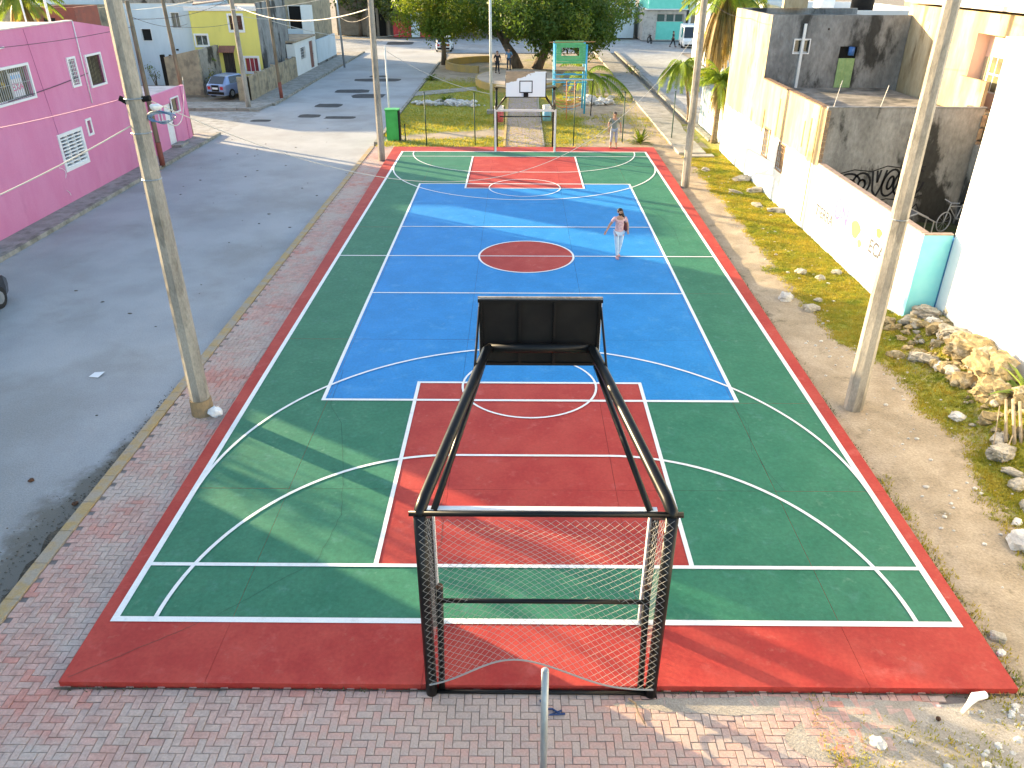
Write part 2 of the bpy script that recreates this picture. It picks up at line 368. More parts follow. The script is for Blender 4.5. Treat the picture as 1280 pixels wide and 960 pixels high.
shared = {}
def brick_mesh(hx, hy, mi, var):
    key = (round(hx,3), mi, var)
    if key in shared: return shared[key]
    b = MB(); b.box(-hx,hx,-hy,hy,-.04,-.004); c = .005
    top = [(-hx+c,-hy+c,0),(hx-c,-hy+c,0),(hx-c,hy-c,0),(-hx+c,hy-c,0)]
    b.f = [f for f in b.f if f not in ((3,2,1,0),(4,5,6,7))]; b.mi = b.mi[:len(b.f)]
    b.v += top; b.f += [(8,9,10,11),(4,5,9,8),(5,6,10,9),(6,7,11,10),(7,4,8,11)]; b.mi += [0]*5
    me = bpy.data.meshes.new('brick'); me.from_pydata(b.v, [], b.f); me.materials.append(paver_mats[mi]); shared[key] = me
    return me
def bz(x, y): return -.082+.009*nz(x, y, .7)+random.uniform(-.003, .003)-(.007 if random.random() < .03 else 0)
def bcol(x, y):
    v = nz(x, y, .55, 7)+random.uniform(-.45,.45)
    return 3 if v > .5 else 1 if v > .2 else 0 if v > -.1 else 2 if v > -.4 else 4
for (x, y, hx, hy) in bricks[:300]:
    o = bpy.data.objects.new('brick', brick_mesh(hx, hy, bcol(x, y), 0)); C.objects.link(o); o.parent = pavement
    o.location = (x, y, bz(x, y)); o.rotation_euler = (random.uniform(-.012,.012), random.uniform(-.012,.012), random.uniform(-.015,.015))
b = MB()
for (x, y, hx, hy) in bricks[300:]:
    z = bz(x, y); c = .005; e1, e2 = random.uniform(-.002,.002), random.uniform(-.002,.002)
    b.cur = bcol(x, y)
    b.add([(x-hx,y-hy,z-.03),(x+hx,y-hy,z-.03),(x+hx,y+hy,z-.03),(x-hx,y+hy,z-.03),
           (x-hx,y-hy,z-.004),(x+hx,y-hy,z-.004),(x+hx,y+hy,z-.004),(x-hx,y+hy,z-.004),
           (x-hx+c,y-hy+c,z+e1),(x+hx-c,y-hy+c,z+e2),(x+hx-c,y+hy-c,z-e1),(x-hx+c,y+hy-c,z-e2)],
          [(0,1,5,4),(1,2,6,5),(2,3,7,6),(3,0,4,7),(4,5,9,8),(5,6,10,9),(6,7,11,10),(7,4,8,11),(8,9,10,11)])
b.build('brick_paving', paver_mats, pavement, kind='stuff')
# sand washed over the bricks
b = MB(); random.seed(8)
for (x, y, r1, r2) in ((5.3,-17.7,2.4,.6),(3.2,-17.2,2.2,.14),(5.8,-18.8,1.9,.9)):
    n = 40; b.quad(*[(x+r1*math.cos(t)*(1+.2*nz(math.cos(t)*3,x,1)), y+r2*math.sin(t)*(1+.35*nz(math.sin(t)*5,math.cos(t)*5+x,1)), -.0812+.0003*r1) for t in [2*math.pi*k/n for k in range(n)]])
b.build('blown_sand', mat('sand', (.33,.29,.24), (.40,.36,.31), 2, rough=1, bump=.5, bscale=40, fine=.2), kind='structure')
# dark ragged strip where court edge meets paving
b = MB(); xs = [-6.4+i*.2 for i in range(64)]
for x0, x1 in zip(xs, xs[1:]): b.quad((x0,-17.0,-.069),(x0,-17.01-.06*abs(nz(x0,0,2)),-.069),(x1,-17.01-.06*abs(nz(x1,0,2)),-.069),(x1,-17.0,-.069))
b.build('edge_strip', GUTTER, kind='structure')

# ------------------------------------------------------------------ court
court = thing('sports_court', 'painted concrete sports court in green, blue and red with white lines', 'sports court', (0,0,-.1)); del court['category']
court = court
tag(court, 'painted concrete sports court in green, blue and red with white lines', 'sports court')
YN, YF = -16.97, 16.97
def ex(y): return 6.34+(y+17)/34*.36          # outer edge half width
b = MB(); b.prism([(-ex(YN)+.03,YN+.03),(ex(YN)-.03,YN+.03),(ex(YF)-.03,YF-.03),(-ex(YF)+.03,YF-.03)], -.2, -.03); b.build('slab_base', EDGE, court)
xj = [None,-4.4,-1.52,1.52,4.4,None]; yj = [YN]+[-12.65+3.16*k-.0 for k in range(0,9)]+[YF]
yj = [YN,-12.65,-9.47,-6.3,-3.15,0.02,3.15,6.3,9.47,12.65,YF]
def zone(x, y):
    if abs(x) < 2.5 and 8.6 < abs(y) < 14.66: return 2
    if abs(x) < 4.5 and abs(y) < 9.4: return 1
    if abs(x) < 6.1 and abs(y) < 15.85: return 0
    return 2
cutx = [-6.1,-4.5,-2.5,2.5,4.5,6.1]; cuty = [-15.85,-14.66,-9.4,-8.6,8.6,9.4,14.66,15.85]
g_ = .0025
for i in range(5):
    for j in range(10):
        y0, y1 = yj[j]+(g_ if j else 0), yj[j+1]-(g_ if j < 9 else 0)
        def X(side, y, i=i):
            v = xj[i+side]
            if v is None: return -ex(y) if i+side == 0 else ex(y)
            return v+(g_ if side == 0 else -g_)
        ys = [y0]+[c for c in cuty if y0+.01 < c < y1-.01]+[y1]
        q = MB()
        lo_, hi_ = X(0,0), X(1,0)
        xs_mid = [c for c in cutx if lo_+.01 < c < hi_-.01]
        zt = random.uniform(-.0015,.0015)
        for ya, yb in zip(ys, ys[1:]):
            xa = [X(0,ya)]+xs_mid+[X(1,ya)]; xb = [X(0,yb)]+xs_mid+[X(1,yb)]
            for k in range(len(xa)-1):
                q.cur = zone((xa[k]+xa[k+1]+xb[k]+xb[k+1])/4, (ya+yb)/2)
                q.quad((xa[k],ya,zt),(xa[k+1],ya,zt),(xb[k+1],yb,zt),(xb[k],yb,zt))
        q.cur = 2 if (i in (0,4) or j in (0,9)) else 3
        pts = [(X(0,y0),y0),(X(1,y0),y0),(X(1,y1),y1),(X(0,y1),y1)]
        for a, c in zip(pts, pts[1:]+pts[:1]):
            z0 = -.19 if q.cur == 2 else -.05
            q.quad((*a,z0),(*c,z0),(*c,zt),(*a,zt))
        q.build('slab', [GREEN, BLUE, RED, EDGE], court)
b = MB(); n = 72
b.quad(*[(1.53*math.cos(2*math.pi*k/n), .04+1.53*math.sin(2*math.pi*k/n), .004) for k in range(n)]); b.build('centre_disc', RED, court)
# hairline cracks
for pts in ([(-6.25,-16.9),(-5.4,-16.3),(-4.65,-15.78),(-3.9,-15.0),(-3.45,-14.6),(-3.3,-13.4),(-3.55,-12.0),(-3.9,-10.4),(-4.3,-9.6),(-4.35,-8)],
            [(-1.57,-12.3),(-1.6,-13.2),(-1.5,-14),(-1.62,-14.9),(-1.5,-15.8)], [(4.35,-9.5),(4.5,-10.4),(4.3,-11.4),(4.55,-12.6)],
            [(3.3,8.9),(4.1,7.2),(5.0,5),(5.3,3),(5.2,1.2)], [(3.7,12.4),(4.1,10.6),(4.3,9.4)]):
    b = MB()
    for p, q_ in zip(pts, pts[1:]):
        prev = Vector((*p, 0)); N_ = 8
        for k in range(1, N_+1):
            t = k/N_; cur = Vector((lerp(p[0],q_[0],t)+.03*nz(p[0]+t*9,p[1],1), lerp(p[1],q_[1],t)+.03*nz(p[1]+t*9,3,1), 0))
            d = (cur-prev).normalized(); s_ = Vector((-d.y, d.x, 0))*.003
            b.quad((*(prev-s_)[:2],.0046),(*(cur-s_)[:2],.0046),(*(cur+s_)[:2],.0046),(*(prev+s_)[:2],.0046)); prev = cur
    b.build('crack', mat('crack_dark', (.03,.07,.055), rough=1), court)
# line markings: each is a sheet, levels stepped so none coincide
lev = [.008]
def line(pts, w_, closed=False):
    q = MB(); z = lev[0]; lev[0] += .0004
    P = [Vector((x, y)) for x, y in pts]; n = len(P); Lf = []; Rg = []
    for i in range(n):
        a = P[(i-1) % n] if (i or closed) else P[i]; c = P[(i+1) % n] if (i < n-1 or closed) else P[i]
        d1 = (P[i]-a); d2 = (c-P[i])
        d1 = d1.normalized() if d1.length else d2.normalized(); d2 = d2.normalized() if d2.length else d1
        t = (d1+d2).normalized(); nn = Vector((-t.y, t.x)); k = 1/max(.5, nn.dot(Vector((-d1.y, d1.x))))
        e = w_/2*(1+.06*nz(P[i].x*3, P[i].y*3, 1, 4))
        Lf.append(P[i]+nn*e*k); Rg.append(P[i]-nn*e*k)
    rng = range(n) if closed else range(n-1)
    for i in rng:
        j = (i+1) % n; q.quad((*Rg[i],z),(*Rg[j],z),(*Lf[j],z),(*Lf[i],z))
    return q.build('line', WHITE, court)
def arc(cx, cy, rx, ry, a0, a1, n=48): return [(cx+rx*math.cos(R(lerp(a0,a1,k/n))), cy+ry*math.sin(R(lerp(a0,a1,k/n)))) for k in range(n+1)]
line([(-6.1,-15.85),(6.1,-15.85),(6.1,15.77),(-6.1,15.77)], .105, True)
line([(-4.5,-9.4),(4.5,-9.4),(4.5,9.35),(-4.5,9.35)], .08, True)
line([(-6.05,.03),(-1.58,.03)], .06); line([(1.58,.03),(6.05,.03)], .06); line([(-1.5,.03),(1.5,.03)], .05)
line(arc(0,.04,1.53,1.53,0,360,72)[:-1], .06, True)
for s in (-1, 1):
    line([(-4.46,s*3.18),(4.46,s*3.18)], .06)
    line([(-6.05,s*14.68),(6.05,s*14.68)], .06 if s > 0 else .075)
    line([(-2.5,s*14.64),(-2.5,s*8.6),(2.5,s*8.6),(2.5,s*14.64)], .075)
    line(arc(0,s*8.72,1.5,1.42,0,360,60)[:-1], .05, True)
    line([(x, s*-y) for x, y in arc(0,12.8,6.075,6.0,0,-180,80)], .06)
    if s < 0: line([(x, y) for x, y in arc(1.5,-15.85,4.02,4.3,0,90,30)]+[(x, y) for x, y in arc(-1.5,-15.85,4.02,4.3,90,180,30)], .065)
    else: line([(x, y) for x, y in arc(1.5,15.75,4.02,4.3,0,-90,30)]+[(x, y) for x, y in arc(-1.5,15.75,4.02,4.3,-90,-180,30)], .055)
# ------------------------------------------------------------------ goal + basketball frames
def hoop_goal(s, label, worn):
    """built facing +Y for s=-1 (near end); s=1 mirrors it for the far end"""
    def P(x, d, z): return (x, s*d, z)          # d = distance from centre line
    root = thing('goal_and_hoop_frame', label, 'goal frame', (0.06, s*17.0, -.1), 'goal frames with basketball boards at the court ends')
    ox = 0.06
    D = 17.03
    q = MB()
    for sx in (-1, 1):
        q = MB(); q.tube([P(ox+sx*1.44,D,-.12), P(ox+sx*1.44,D,2.86)], .075 if s < 0 else .05, 14); q.build('rear_post', BLK, root, smooth=True)
        # main gooseneck arm
        pts = [P(ox+sx*1.44,D,2.78), P(ox+sx*1.435,D-.03,2.90), P(ox+sx*1.40,D-.18,2.96), P(ox+sx*.84,13.95,3.30), P(ox+sx*.80,13.72,3.32), P(ox+sx*.74,13.62,3.32)]
        q = MB(); q.tube(pts, .072, 14); q.build('main_arm', BLK, root, smooth=True)
        q = MB(); q.tube([P(ox+sx*1.43,15.86,2.02), P(ox+sx*.86,13.62,3.02)], .046, 10); q.build('lower_arm', BLK, root, smooth=True)
        q = MB(); q.tube([P(ox+sx*.9,13.42,3.92), P(ox+sx*.95,14.35,3.18)], .018, 8); q.build('board_brace', BLK, root, smooth=True)
        # goal post, white with black back plate
        q = MB(); x0 = ox+sx*1.53; x1 = ox+sx*1.43; ya, yb = sorted((s*15.78, s*15.86)); q.box(min(x0,x1), max(x0,x1), ya, yb, -.02, 1.93)
        q.build('goal_post', WPAINT, root)
        q = MB(); ya, yb = sorted((s*15.862, s*15.95)); q.box(ox+sx*1.5-.045, ox+sx*1.5+.045, ya, yb, -.02, 2.0); q.build('post_backing', BLK, root)
        if s < 0:
            q = MB(); q.tube([P(ox+sx*1.31,D-.04,-.1), P(ox+sx*1.27,D-.10,1.68)], .042, 12); st = q.build('support_stub', BLK, root, smooth=True)
            q = MB(); q.ball(P(ox+sx*1.27,D-.10,1.68), .046, n=12, m_=6); q.build('stub_cap', RUST, st, smooth=True)
        q = MB(); q.tube([P(ox+sx*1.47,15.95,1.98), P(ox+sx*1.46,D-.07,2.78)], .025, 8); q.build('side_strut', BLK, root, smooth=True)
        q = MB(); q.box(ox+sx*1.44-.13, ox+sx*1.44+.13, min(s*(D-.02), s*(D+.12)), max(s*(D-.02), s*(D+.12)), -.12, -.085); q.build('foot_plate', BLK, root)
        # side net
        q = MB(); net(q, lambda u, v: Vector(P(ox+sx*(1.47+.03*math.sin(3*u)), lerp(15.95, D-.07, u), lerp(0.0, lerp(1.98, 2.78, u), v))), 9, 20); q.build('side_net', NET, root, kind='stuff')
    q = MB(); ya, yb = sorted((s*15.78, s*15.86)); q.box(ox-1.53, ox+1.53, ya, yb, 1.932, 2.03); q.build('crossbar', WPAINT, root)
    q = MB(); q.tube([P(ox-1.56,D,2.88), P(ox+1.56,D,2.88)], .036, 10); q.build('top_rail', BLK, root, smooth=True)
    q = MB(); q.tube([P(ox-.76,13.62,3.32), P(ox+.76,13.62,3.32)], .072, 14); q.build('head_rail', BLK, root, smooth=True)
    q = MB(); q.tube([P(ox-1.29,D-.05,1.50), P(ox+1.29,D-.05,1.50)], .03, 8); q.build('middle_rail', BLK, root, smooth=True)
    q = MB(); q.tube([P(ox-1.4,D,-.06), P(ox+1.4,D,-.06)], .03, 8); q.build('ground_rail', BLK, root, smooth=True)
    # back net: sags, lower hem pulled up in the middle
    def back(u, v):
        hem = .10+.52*math.exp(-((u-.36)/.25)**2)+.12*math.exp(-((u-.62)/.18)**2)
        x = lerp(-1.45, 1.45, u); z = lerp(hem, 2.86, v)
        return Vector(P(ox+x, D+.085-.22*math.sin(math.pi*u)*math.sin(math.pi*min(1, v*1.05)), z))
    q = MB(); net(q, back, 26, 25); q.tube([back(i/40, 0) for i in range(41)], .012, 5); q.build('goal_net', NET, root, kind='stuff')
    # board
    bx = 13.42; board = MB()
    ya, yb = sorted((s*bx, s*(bx+.03))); board.box(ox-.915, ox+.915, ya, yb, 2.97, 4.04)
    bmat = mat('worn_board', (.80,.83,.84), (.76,.80,.82), 3, rough=.5) if not worn else None
    if worn:
        m_ = mat('worn_board_paint', (.42,.30,.19), (.34,.25,.16), 4, rough=.7, stretch=(1,1,3))
        t, bs, col, mix, ramp, nzf, tc = MATS['worn_board_paint/n']; N, L = t.nodes, t.links
        sp = N.new('ShaderNodeSeparateXYZ'); L.new(tc.outputs['Object'], sp.inputs[0])
        e = N.new('ShaderNodeMath'); e.operation = 'MULTIPLY_ADD'; e.inputs[1].default_value = -.36; L.new(sp.outputs[0], e.inputs[0]); L.new(sp.outputs[2], e.inputs[2])
        n = nzf(3.2, 3); a = N.new('ShaderNodeMath'); a.operation = 'MULTIPLY_ADD'; a.inputs[1].default_value = .35; L.new(n.outputs[0], a.inputs[0]); L.new(e.outputs[0], a.inputs[2])
        L.new(mix(ramp(a.outputs[0], 4.10, 4.125), (.78,.80,.82), col), bs.inputs['Base Color']); bmat = m_
    brd = board.build('backboard', bmat, root)
    q = MB(); ya, yb = sorted((s*(bx+.032), s*(bx+.05))); q.box(ox-.90, ox+.90, ya, yb, 2.99, 4.02); q.build('back_panel', BLKD, brd)
    q = MB()
    for x in (-.88,-.30,.22,.88): q.box(ox+x-.02, ox+x+.02, min(s*(bx+.052),s*(bx+.09)), max(s*(bx+.052),s*(bx+.09)), 2.98, 4.03)
    q.build('back_rib', BLK, brd, kind='stuff')
    q = MB()
    for z in (2.97, 4.0): q.box(ox-.92, ox+.92, min(s*(bx+.053),s*(bx+.088)), max(s*(bx+.053),s*(bx+.088)), z, z+.045)
    q.build('back_rail', BLK, brd, kind='stuff')
    q = MB(); ya, yb = sorted((s*(bx-.004), s*(bx+.034))); q.box(ox-.92, ox+.92, ya, yb, 4.046, 4.066); q.build('top_trim', mat('trim_grey', (.35,.30,.26), (.2,.15,.12), 9), brd)
    if worn:
        q = MB(); ya, yb = sorted((s*(bx-.006), s*(bx-.002)))
        for x0,x1,z0,z1 in ((-.3,.3,3.62,3.66),(-.3,.3,3.13,3.17),(-.3,-.26,3.17,3.62),(.26,.3,3.17,3.62)): q.box(ox+x0,ox+x1,ya,yb,z0,z1)
        q.build('target_square', BLKD, brd)
        q = MB()
        for x0,x1,z0,z1 in ((-.915,.915,2.93,2.965),(.885,.915,2.965,4.0)): q.box(ox+x0,ox+x1,ya,yb,z0,z1)
        q.build('board_edging', BLKD, brd)
    q = MB(); ya, yb = sorted((s*(bx-.10), s*(bx-.001))); q.box(ox-.11, ox+.11, ya, yb, 2.98, 3.13); q.build('rim_bracket', BLKD, brd)
    return root
def net(q, f, nu, nv, r=.0024):
    """diamond cord net over the patch f(u,v)"""
    for d in (1, -1):
        for k in range(-nv, nu+nv):
            prev = None
            for j in range(nv+1):
                i = k+d*j if d > 0 else k+nv-j
                if 0 <= i <= nu:
                    p = f(i/nu, j/nv)
                    if prev is not None: q.tube([prev, p], r, 3, cap=False)
                    prev = p
                else: prev = None
random.seed(11)
hoop_goal(-1, 'black pipe goal frame in the foreground, its black backboard seen from behind', False)
hoop_goal(1, 'goal frame at the far end with a worn white backboard seen from its front', True)
q = MB(); q.tube([(0.02,-19.0,-.11),(0.0,-19.0,2.6)], .036, 14); r_ = thing('steel_pipe_post', 'bare grey steel pipe standing on the paving in front of the near goal', 'pipe post', (0.02,-19,-.1))
q.build('pipe', GALV, r_, smooth=True); q = MB(); q.ball((0,-19,2.6), .037, sc=(1,1,.5), n=14); q.build('cap', GALV, r_, smooth=True)

# ------------------------------------------------------------------ utility poles and cables
def conc_pole(x, y, h, rb, rt, label, collar=False, lean=(0,0)):
    root = thing('utility_pole', label, 'pole', (x, y, -.1), 'concrete utility poles')
    q = MB(); q.tube([(x,y,-.12),(x+lean[0]*.5,y+lean[1]*.5,h*.5),(x+lean[0],y+lean[1],h)], [rb,(rb+rt)/2,rt], 8, ph=R(22.5)); q.build('shaft', POLEC, root)
    if collar:
        q = MB(); q.tube([(x,y,-.12),(x,y,.28)], [rb+.035,rb+.02], 12); q.build('collar', mat('collar_conc', (.34,.24,.13), (.22,.17,.11), 4, rough=.95), root)
    return root
p1 = conc_pole(-6.98,-9.85,9.6,.20,.125,'thick pale concrete pole on the brick strip left of the near half of the court', True)
q = MB(); q.tube([(-7.08,-9.85,6.2),(-7.2,-9.85,6.28),(-7.24,-9.86,6.3)], .05, 8); q.tube([(-6.84,-9.85,6.28),(-6.7,-9.85,6.3)], .05, 8); q.build('insulator', BLKD, p1)
q = MB()
for z in (5.72, 6.3, 4.9): q.tube([(-6.98+.165*math.cos(t), -9.85+.165*math.sin(t), z) for t in [2*math.pi*k/16 for k in range(17)]], .012, 5)
q.build('steel_band', GALV, p1)
random.seed(2)
q = MB()
for k in range(5):
    a = .17+.02*k; q.tube([(-6.60+a*math.cos(t+k), -9.80+.05*math.sin(2*t+k), 5.95+.09*math.sin(t+k)+.01*k) for t in [2*math.pi*i/20 for i in range(21)]], .011, 5)
coil = q.build('cable_coil', mat('blue_cable', (.05,.16,.34), (.25,.3,.34), 6, rough=.5), p1)
q = MB(); q.ball((-6.62,-9.9,6.16), .075, sc=(1.6,1,.7), n=8, jit=.15); q.build('splice_box', WPAINT, p1)
p2 = conc_pole(7.0,-9.5,9.6,.20,.12,'concrete pole on the dirt to the right of the near half of the court')
q = MB(); q.tube([(7.0+.165*math.cos(t), -9.5+.165*math.sin(t), 4.1) for t in [2*math.pi*k/16 for k in range(17)]], .012, 5); q.build('steel_band', GALV, p2)
p3 = conc_pole(-6.88,14.1,9.4,.17,.12,'concrete pole at the far left corner of the court', lean=(.05,0))
p4 = conc_pole(6.87,9.25,9.4,.17,.12,'concrete pole on the dirt beside the far right sideline', lean=(-.02,0))
p5 = conc_pole(-18.15,29.75,9.0,.17,.12,'concrete pole on the street corner beside the parked blue car', lean=(-.1,0))
def wood_pole(x, y, h, r, label, lean=(0,0), m_=None, band=False):
    root = thing('utility_pole', label, 'pole', (x, y, -.1), 'slim poles along the left street')
    q = MB(); q.tube([(x,y,-.12),(x+lean[0],y+lean[1],h)], [r, r*.75], 10); q.build('shaft', m_ or WOODP, root, smooth=True)
    if band: q = MB(); q.tube([(x,y,-.05),(x+lean[0]*.12,y+lean[1]*.12,1.0)], [r+.006, r+.004], 10); q.build('painted_foot', mat('red_oxide', (.22,.07,.05), rough=.8), root, smooth=True)
    return root
wood_pole(-17.05,12.9,6.9,.12,'dark wooden pole on the sidewalk beside the pink house', (-.1,.1), band=True)
wood_pole(-18.6,20.7,7.4,.12,'mossy wooden pole at the end of the small pink gatehouse', (-.2,0))
wood_pole(-16.95,33.4,7.2,.12,'wooden pole with a red painted foot beside the low block wall', (-.1,0), band=True)
wood_pole(-16.2,52.0,7.5,.10,'thin grey pole beyond the white rendered house on the left street', (-.2,0), GALV)
def metal_post(x, y, h, r, label, m_, lean=(0,0), base=None):
    root = thing('lamp_post', label, 'lamp post', (x, y, -.1))
    q = MB(); q.tube([(x,y,-.1),(x+lean[0],y+lean[1],h)], [r, r*.8], 10); q.build('shaft', m_, root, smooth=True)
    if base: q = MB(); q.box(x-base,x+base,y-base,y+base,-.1,.12); q.build('base_block', CONC, root)
    return root
PGREY = mat('post_silver', (.55,.58,.58), (.45,.48,.48), 5, rough=.5, stretch=(1,1,.2))
metal_post(-2.0,27.6,8.6,.085,'tall silver metal post in the grass behind the far goal', PGREY, base=.28)
metal_post(-7.5,21.3,4.4,.05,'slim pale post behind the green cabinet', PGREY)
def cable(a, b_, sag, r, m_, label, n=48):
    a, b_ = Vector(a), Vector(b_); q = MB()
    q.tube([tuple(a.lerp(b_, k/n)-Vector((0,0,4*sag*(k/n)*(1-k/n)))) for k in range(n+1)], r, 5)
    return q.build('overhead_cable', m_, label=label, cat='cable', smooth=True)
CABW = mat('cable_pale', (.50,.47,.42), rough=.6); CABD = mat('cable_dark', (.06,.05,.06), rough=.6)
cable((-6.8,-9.85,6.3), (6.75,9.3,6.0), 3.3, .0085, CABW, 'pale cable sagging from the near left pole across the court')
cable((-7.1,-9.9,5.85), (-19,-14,3.2), .9, .013, CABW, 'pale cable running from the near left pole down past the pink wall')
cable((-7.12,-9.85,6.3), (-19,-4,4.2), .25, .008, mat('cable_rose', (.45,.14,.28), rough=.6), 'thin reddish cable from the near left pole in front of the pink wall')
cable((-18.1,10.4,4.35), (-18.02,4.2,4.1), .05, .014, CABD, 'dark cable fixed along the pink wall under the upper windows')
cable((-18.0,29.7,5.95), (-6.95,14.1,6.55), .65, .026, CABW, 'thick white cable from the street corner pole to the far left court pole')
cable((-18.2,29.7,5.5), (-17.0,33.4,5.0), .1, .014, CABW, 'short pale cable between the corner pole and the red footed pole')
cable((-17.0,33.4,4.9), (-8.2,62,3.2), 1.3, .022, CABW, 'long pale cable running up the left street towards the big tree')
cable((-6.9,14.2,6.3), (-16.3,52,4.2), .4, .016, CABD, 'cable from the far left court pole up the left street')
cable((-9.5,33,3.2), (-2.1,27.5,1.1), .4, .02, CABW, 'pale wire slanting down across the street to the silver post')
cable((-6.6,-9.7,5.9), (-18.5,20.7,2.9), .9, .012, CABW, 'looping pale cable from the near left pole to the mossy pole')
cable((-17.1,12.9,6.3), (-25,39.4,4.3), .3, .012, CABD, 'dark cable from the sidewalk pole to the pale blue house')
cable((-18.7,20.7,5.4), (-21,39,4.5), .2, .012, CABD, 'dark cable crossing in front of the yellow house')
cable((7.0,-9.5,8.6), (6.87,9.25,8.6), .35, .014, CABD, 'dark cable strung between the two poles right of the court')
cable((-6.98,-9.85,8.9), (-6.83,14.1,8.6), .4, .014, CABD, 'dark cable strung between the two poles left of the court')

cable((-18.2,29.7,6.4), (-17.05,12.9,6.2), .35, .012, CABD, 'thin dark cable above the side street between corner pole and sidewalk pole')
cable((-17.05,12.9,5.9), (-18.05,2.0,5.9), .12, .010, CABD, 'thin dark cable from the sidewalk pole to the pink wall')
cable((-18.15,29.75,6.9), (-30,39.9,5.2), .3, .012, CABW, 'thin pale cable from the corner pole across the pale blue house front')
cable((-18.6,20.7,6.4), (-6.9,14.1,7.4), .5, .011, CABW, 'thin pale cable from the mossy pole over the street to the far left court pole')
cable((6.87,9.25,7.2), (10.0,14,6.2), .2, .010, CABD, 'thin dark cable from the far right pole to the cream wall')
# ------------------------------------------------------------------ building helpers
def wall_panel(q, o, u, n, Wd, H, holes, depth):
    """front skin with real recessed openings. o origin, u unit along, n outward"""
    o, u, n = Vector(o), Vector(u), Vector(n); up = Vector((0,0,1))
    us = sorted({0, Wd, *[h[0] for h in holes], *[h[1] for h in holes]}); vs = sorted({0, H, *[h[2] for h in holes], *[h[3] for h in holes]})
    P = lambda a, b, d=0: tuple(o+u*a+up*b-n*d)
    for a0, a1 in zip(us, us[1:]):
        for b0, b1 in zip(vs, vs[1:]):
            mx, mz = (a0+a1)/2, (b0+b1)/2
            if any(h[0] < mx < h[1] and h[2] < mz < h[3] for h in holes): continue
            q.quad(P(a0,b0), P(a1,b0), P(a1,b1), P(a0,b1))
    for a0, a1, b0, b1 in holes:
        for p, r in (((a0,b0),(a1,b0)), ((a1,b0),(a1,b1)), ((a1,b1),(a0,b1)), ((a0,b1),(a0,b0))):
            q.quad(P(*p), P(*r), P(*r, depth), P(*p, depth))
        q.cur += 0
class Face:
    """helper for adding flat fittings on a wall plane"""
    def __init__(s, o, u, n): s.o, s.u, s.n = Vector(o), Vector(u), Vector(n)
    def box(s, q, a0, a1, b0, b1, d0, d1):
        P = lambda a, b, d: tuple(s.o+s.u*a+Vector((0,0,1))*b+s.n*d)
        vs = [P(a,b,d) for d in (d0,d1) for a, b in ((a0,b0),(a1,b0),(a1,b1),(a0,b1))]
        q.add(vs, [(3,2,1,0),(4,5,6,7),(0,1,5,4),(1,2,6,5),(2,3,7,6),(3,0,4,7)]); return q
    def window(s, root, a0, a1, b0, b1, fr=.08, depth=.14, frame=WPAINT, glass=GLASS, bars=0, mull=0, proud=.05, bar_m=IRON, hbars=0, name='window', louvre=None, sill=True):
        q = MB()
        for c in ((a0-fr,a1+fr,b1,b1+fr),(a0-fr,a1+fr,b0-fr,b0),(a0-fr,a0,b0,b1),(a1,a1+fr,b0,b1)): s.box(q, *c, .002, proud)
        w_ = q.build(name, frame, root)
        q = MB(); s.box(q, a0, a1, b0, b1, -depth+.01, -depth+.025); q.build('pane', glass, w_, local=False)
        if mull:
            q = MB()
            for k in range(1, mull+1): x = lerp(a0,a1,k/(mull+1)); s.box(q, x-.02, x+.02, b0, b1, -depth+.03, -depth+.06)
            s.box(q, a0, a1, b1-.04, b1, -depth+.03, -depth+.06); s.box(q, a0, a1, b0, b0+.04, -depth+.03, -depth+.06)
            q.build('mullion', frame, w_, kind='stuff')
        if bars:
            q = MB()
            for k in range(bars): x = lerp(a0,a1,(k+.5)/bars); s.box(q, x-.009, x+.009, b0, b1, -.03, -.012)
            for k in range(hbars): z = lerp(b0,b1,(k+.5)/hbars); s.box(q, a0, a1, z-.009, z+.009, -.012, .004)
            q.build('window_bars', bar_m, w_, kind='stuff')
        return w_
    def door(s, root, a0, a1, b0, b1, m_, depth=.12, name='door', handle=True):
        q = MB(); s.box(q, a0, a1, b0, b1, -depth, -depth+.04); d = q.build(name, m_, root)
        if handle: q = MB(); s.box(q, a1-.12, a1-.05, (b0+b1)/2-.02, (b0+b1)/2+.02, -depth+.04, -depth+.09); q.build('handle', BLKD, d)
        return d
def body(q, x0, x1, y0, y1, z0, z1, par=.25, th=.15):
    """hollow-topped block: roof slab with parapet"""
    q.box(x0, x1, y0, y1, z0, z1-par)
    for c in ((x0,x1,y0,y0+th),(x0,x1,y1-th,y1),(x0,x0+th,y0+th,y1-th),(x1-th,x1,y0+th,y1-th)): q.box(*c, z1-par+.001, z1)

# ------------------------------------------------------------------ pink house
ph = thing('pink_house', 'two storey pink house with white framed windows facing the left street', 'house', (-18.1,5.7,-.1))
X0 = -18.1; PY0 = .6
f = Face((X0,PY0,-.1), (0,1,0), (1,0,0)); Y = lambda y: y-PY0; Z = lambda z: z+.1
holes = [(Y(1.6),Y(5.93),Z(4.05),Z(5.1)), (Y(8.78),Y(9.28),Z(4.02),Z(4.98)), (Y(10.2),Y(11.4),Z(3.82),Z(4.94)), (Y(6.8),Y(8.42),Z(1.2),Z(2.36)), (Y(9.07),Y(9.36),Z(2.1),Z(2.6))]
q = MB(); wall_panel(q, (X0,PY0,-.1), (0,1,0), (1,0,0), 9.85-PY0, 6.4, holes[:2]+holes[3:], .14)
wall_panel(q, (X0,9.85,-.1), (0,1,0), (1,0,0), 3.55, 5.9, [(10.2-9.85,11.4-9.85,Z(3.82),Z(4.94))], .14)
q.add([(X0,9.85,5.8),(X0,13.4,5.8),(X0,13.4,5.82),(X0,9.85,6.3)], [(0,1,2,3)])
q.add([(X0-.2,9.85,5.8),(X0-.2,13.4,5.8),(X0-.2,13.4,5.82),(X0-.2,9.85,6.3)], [(3,2,1,0)])
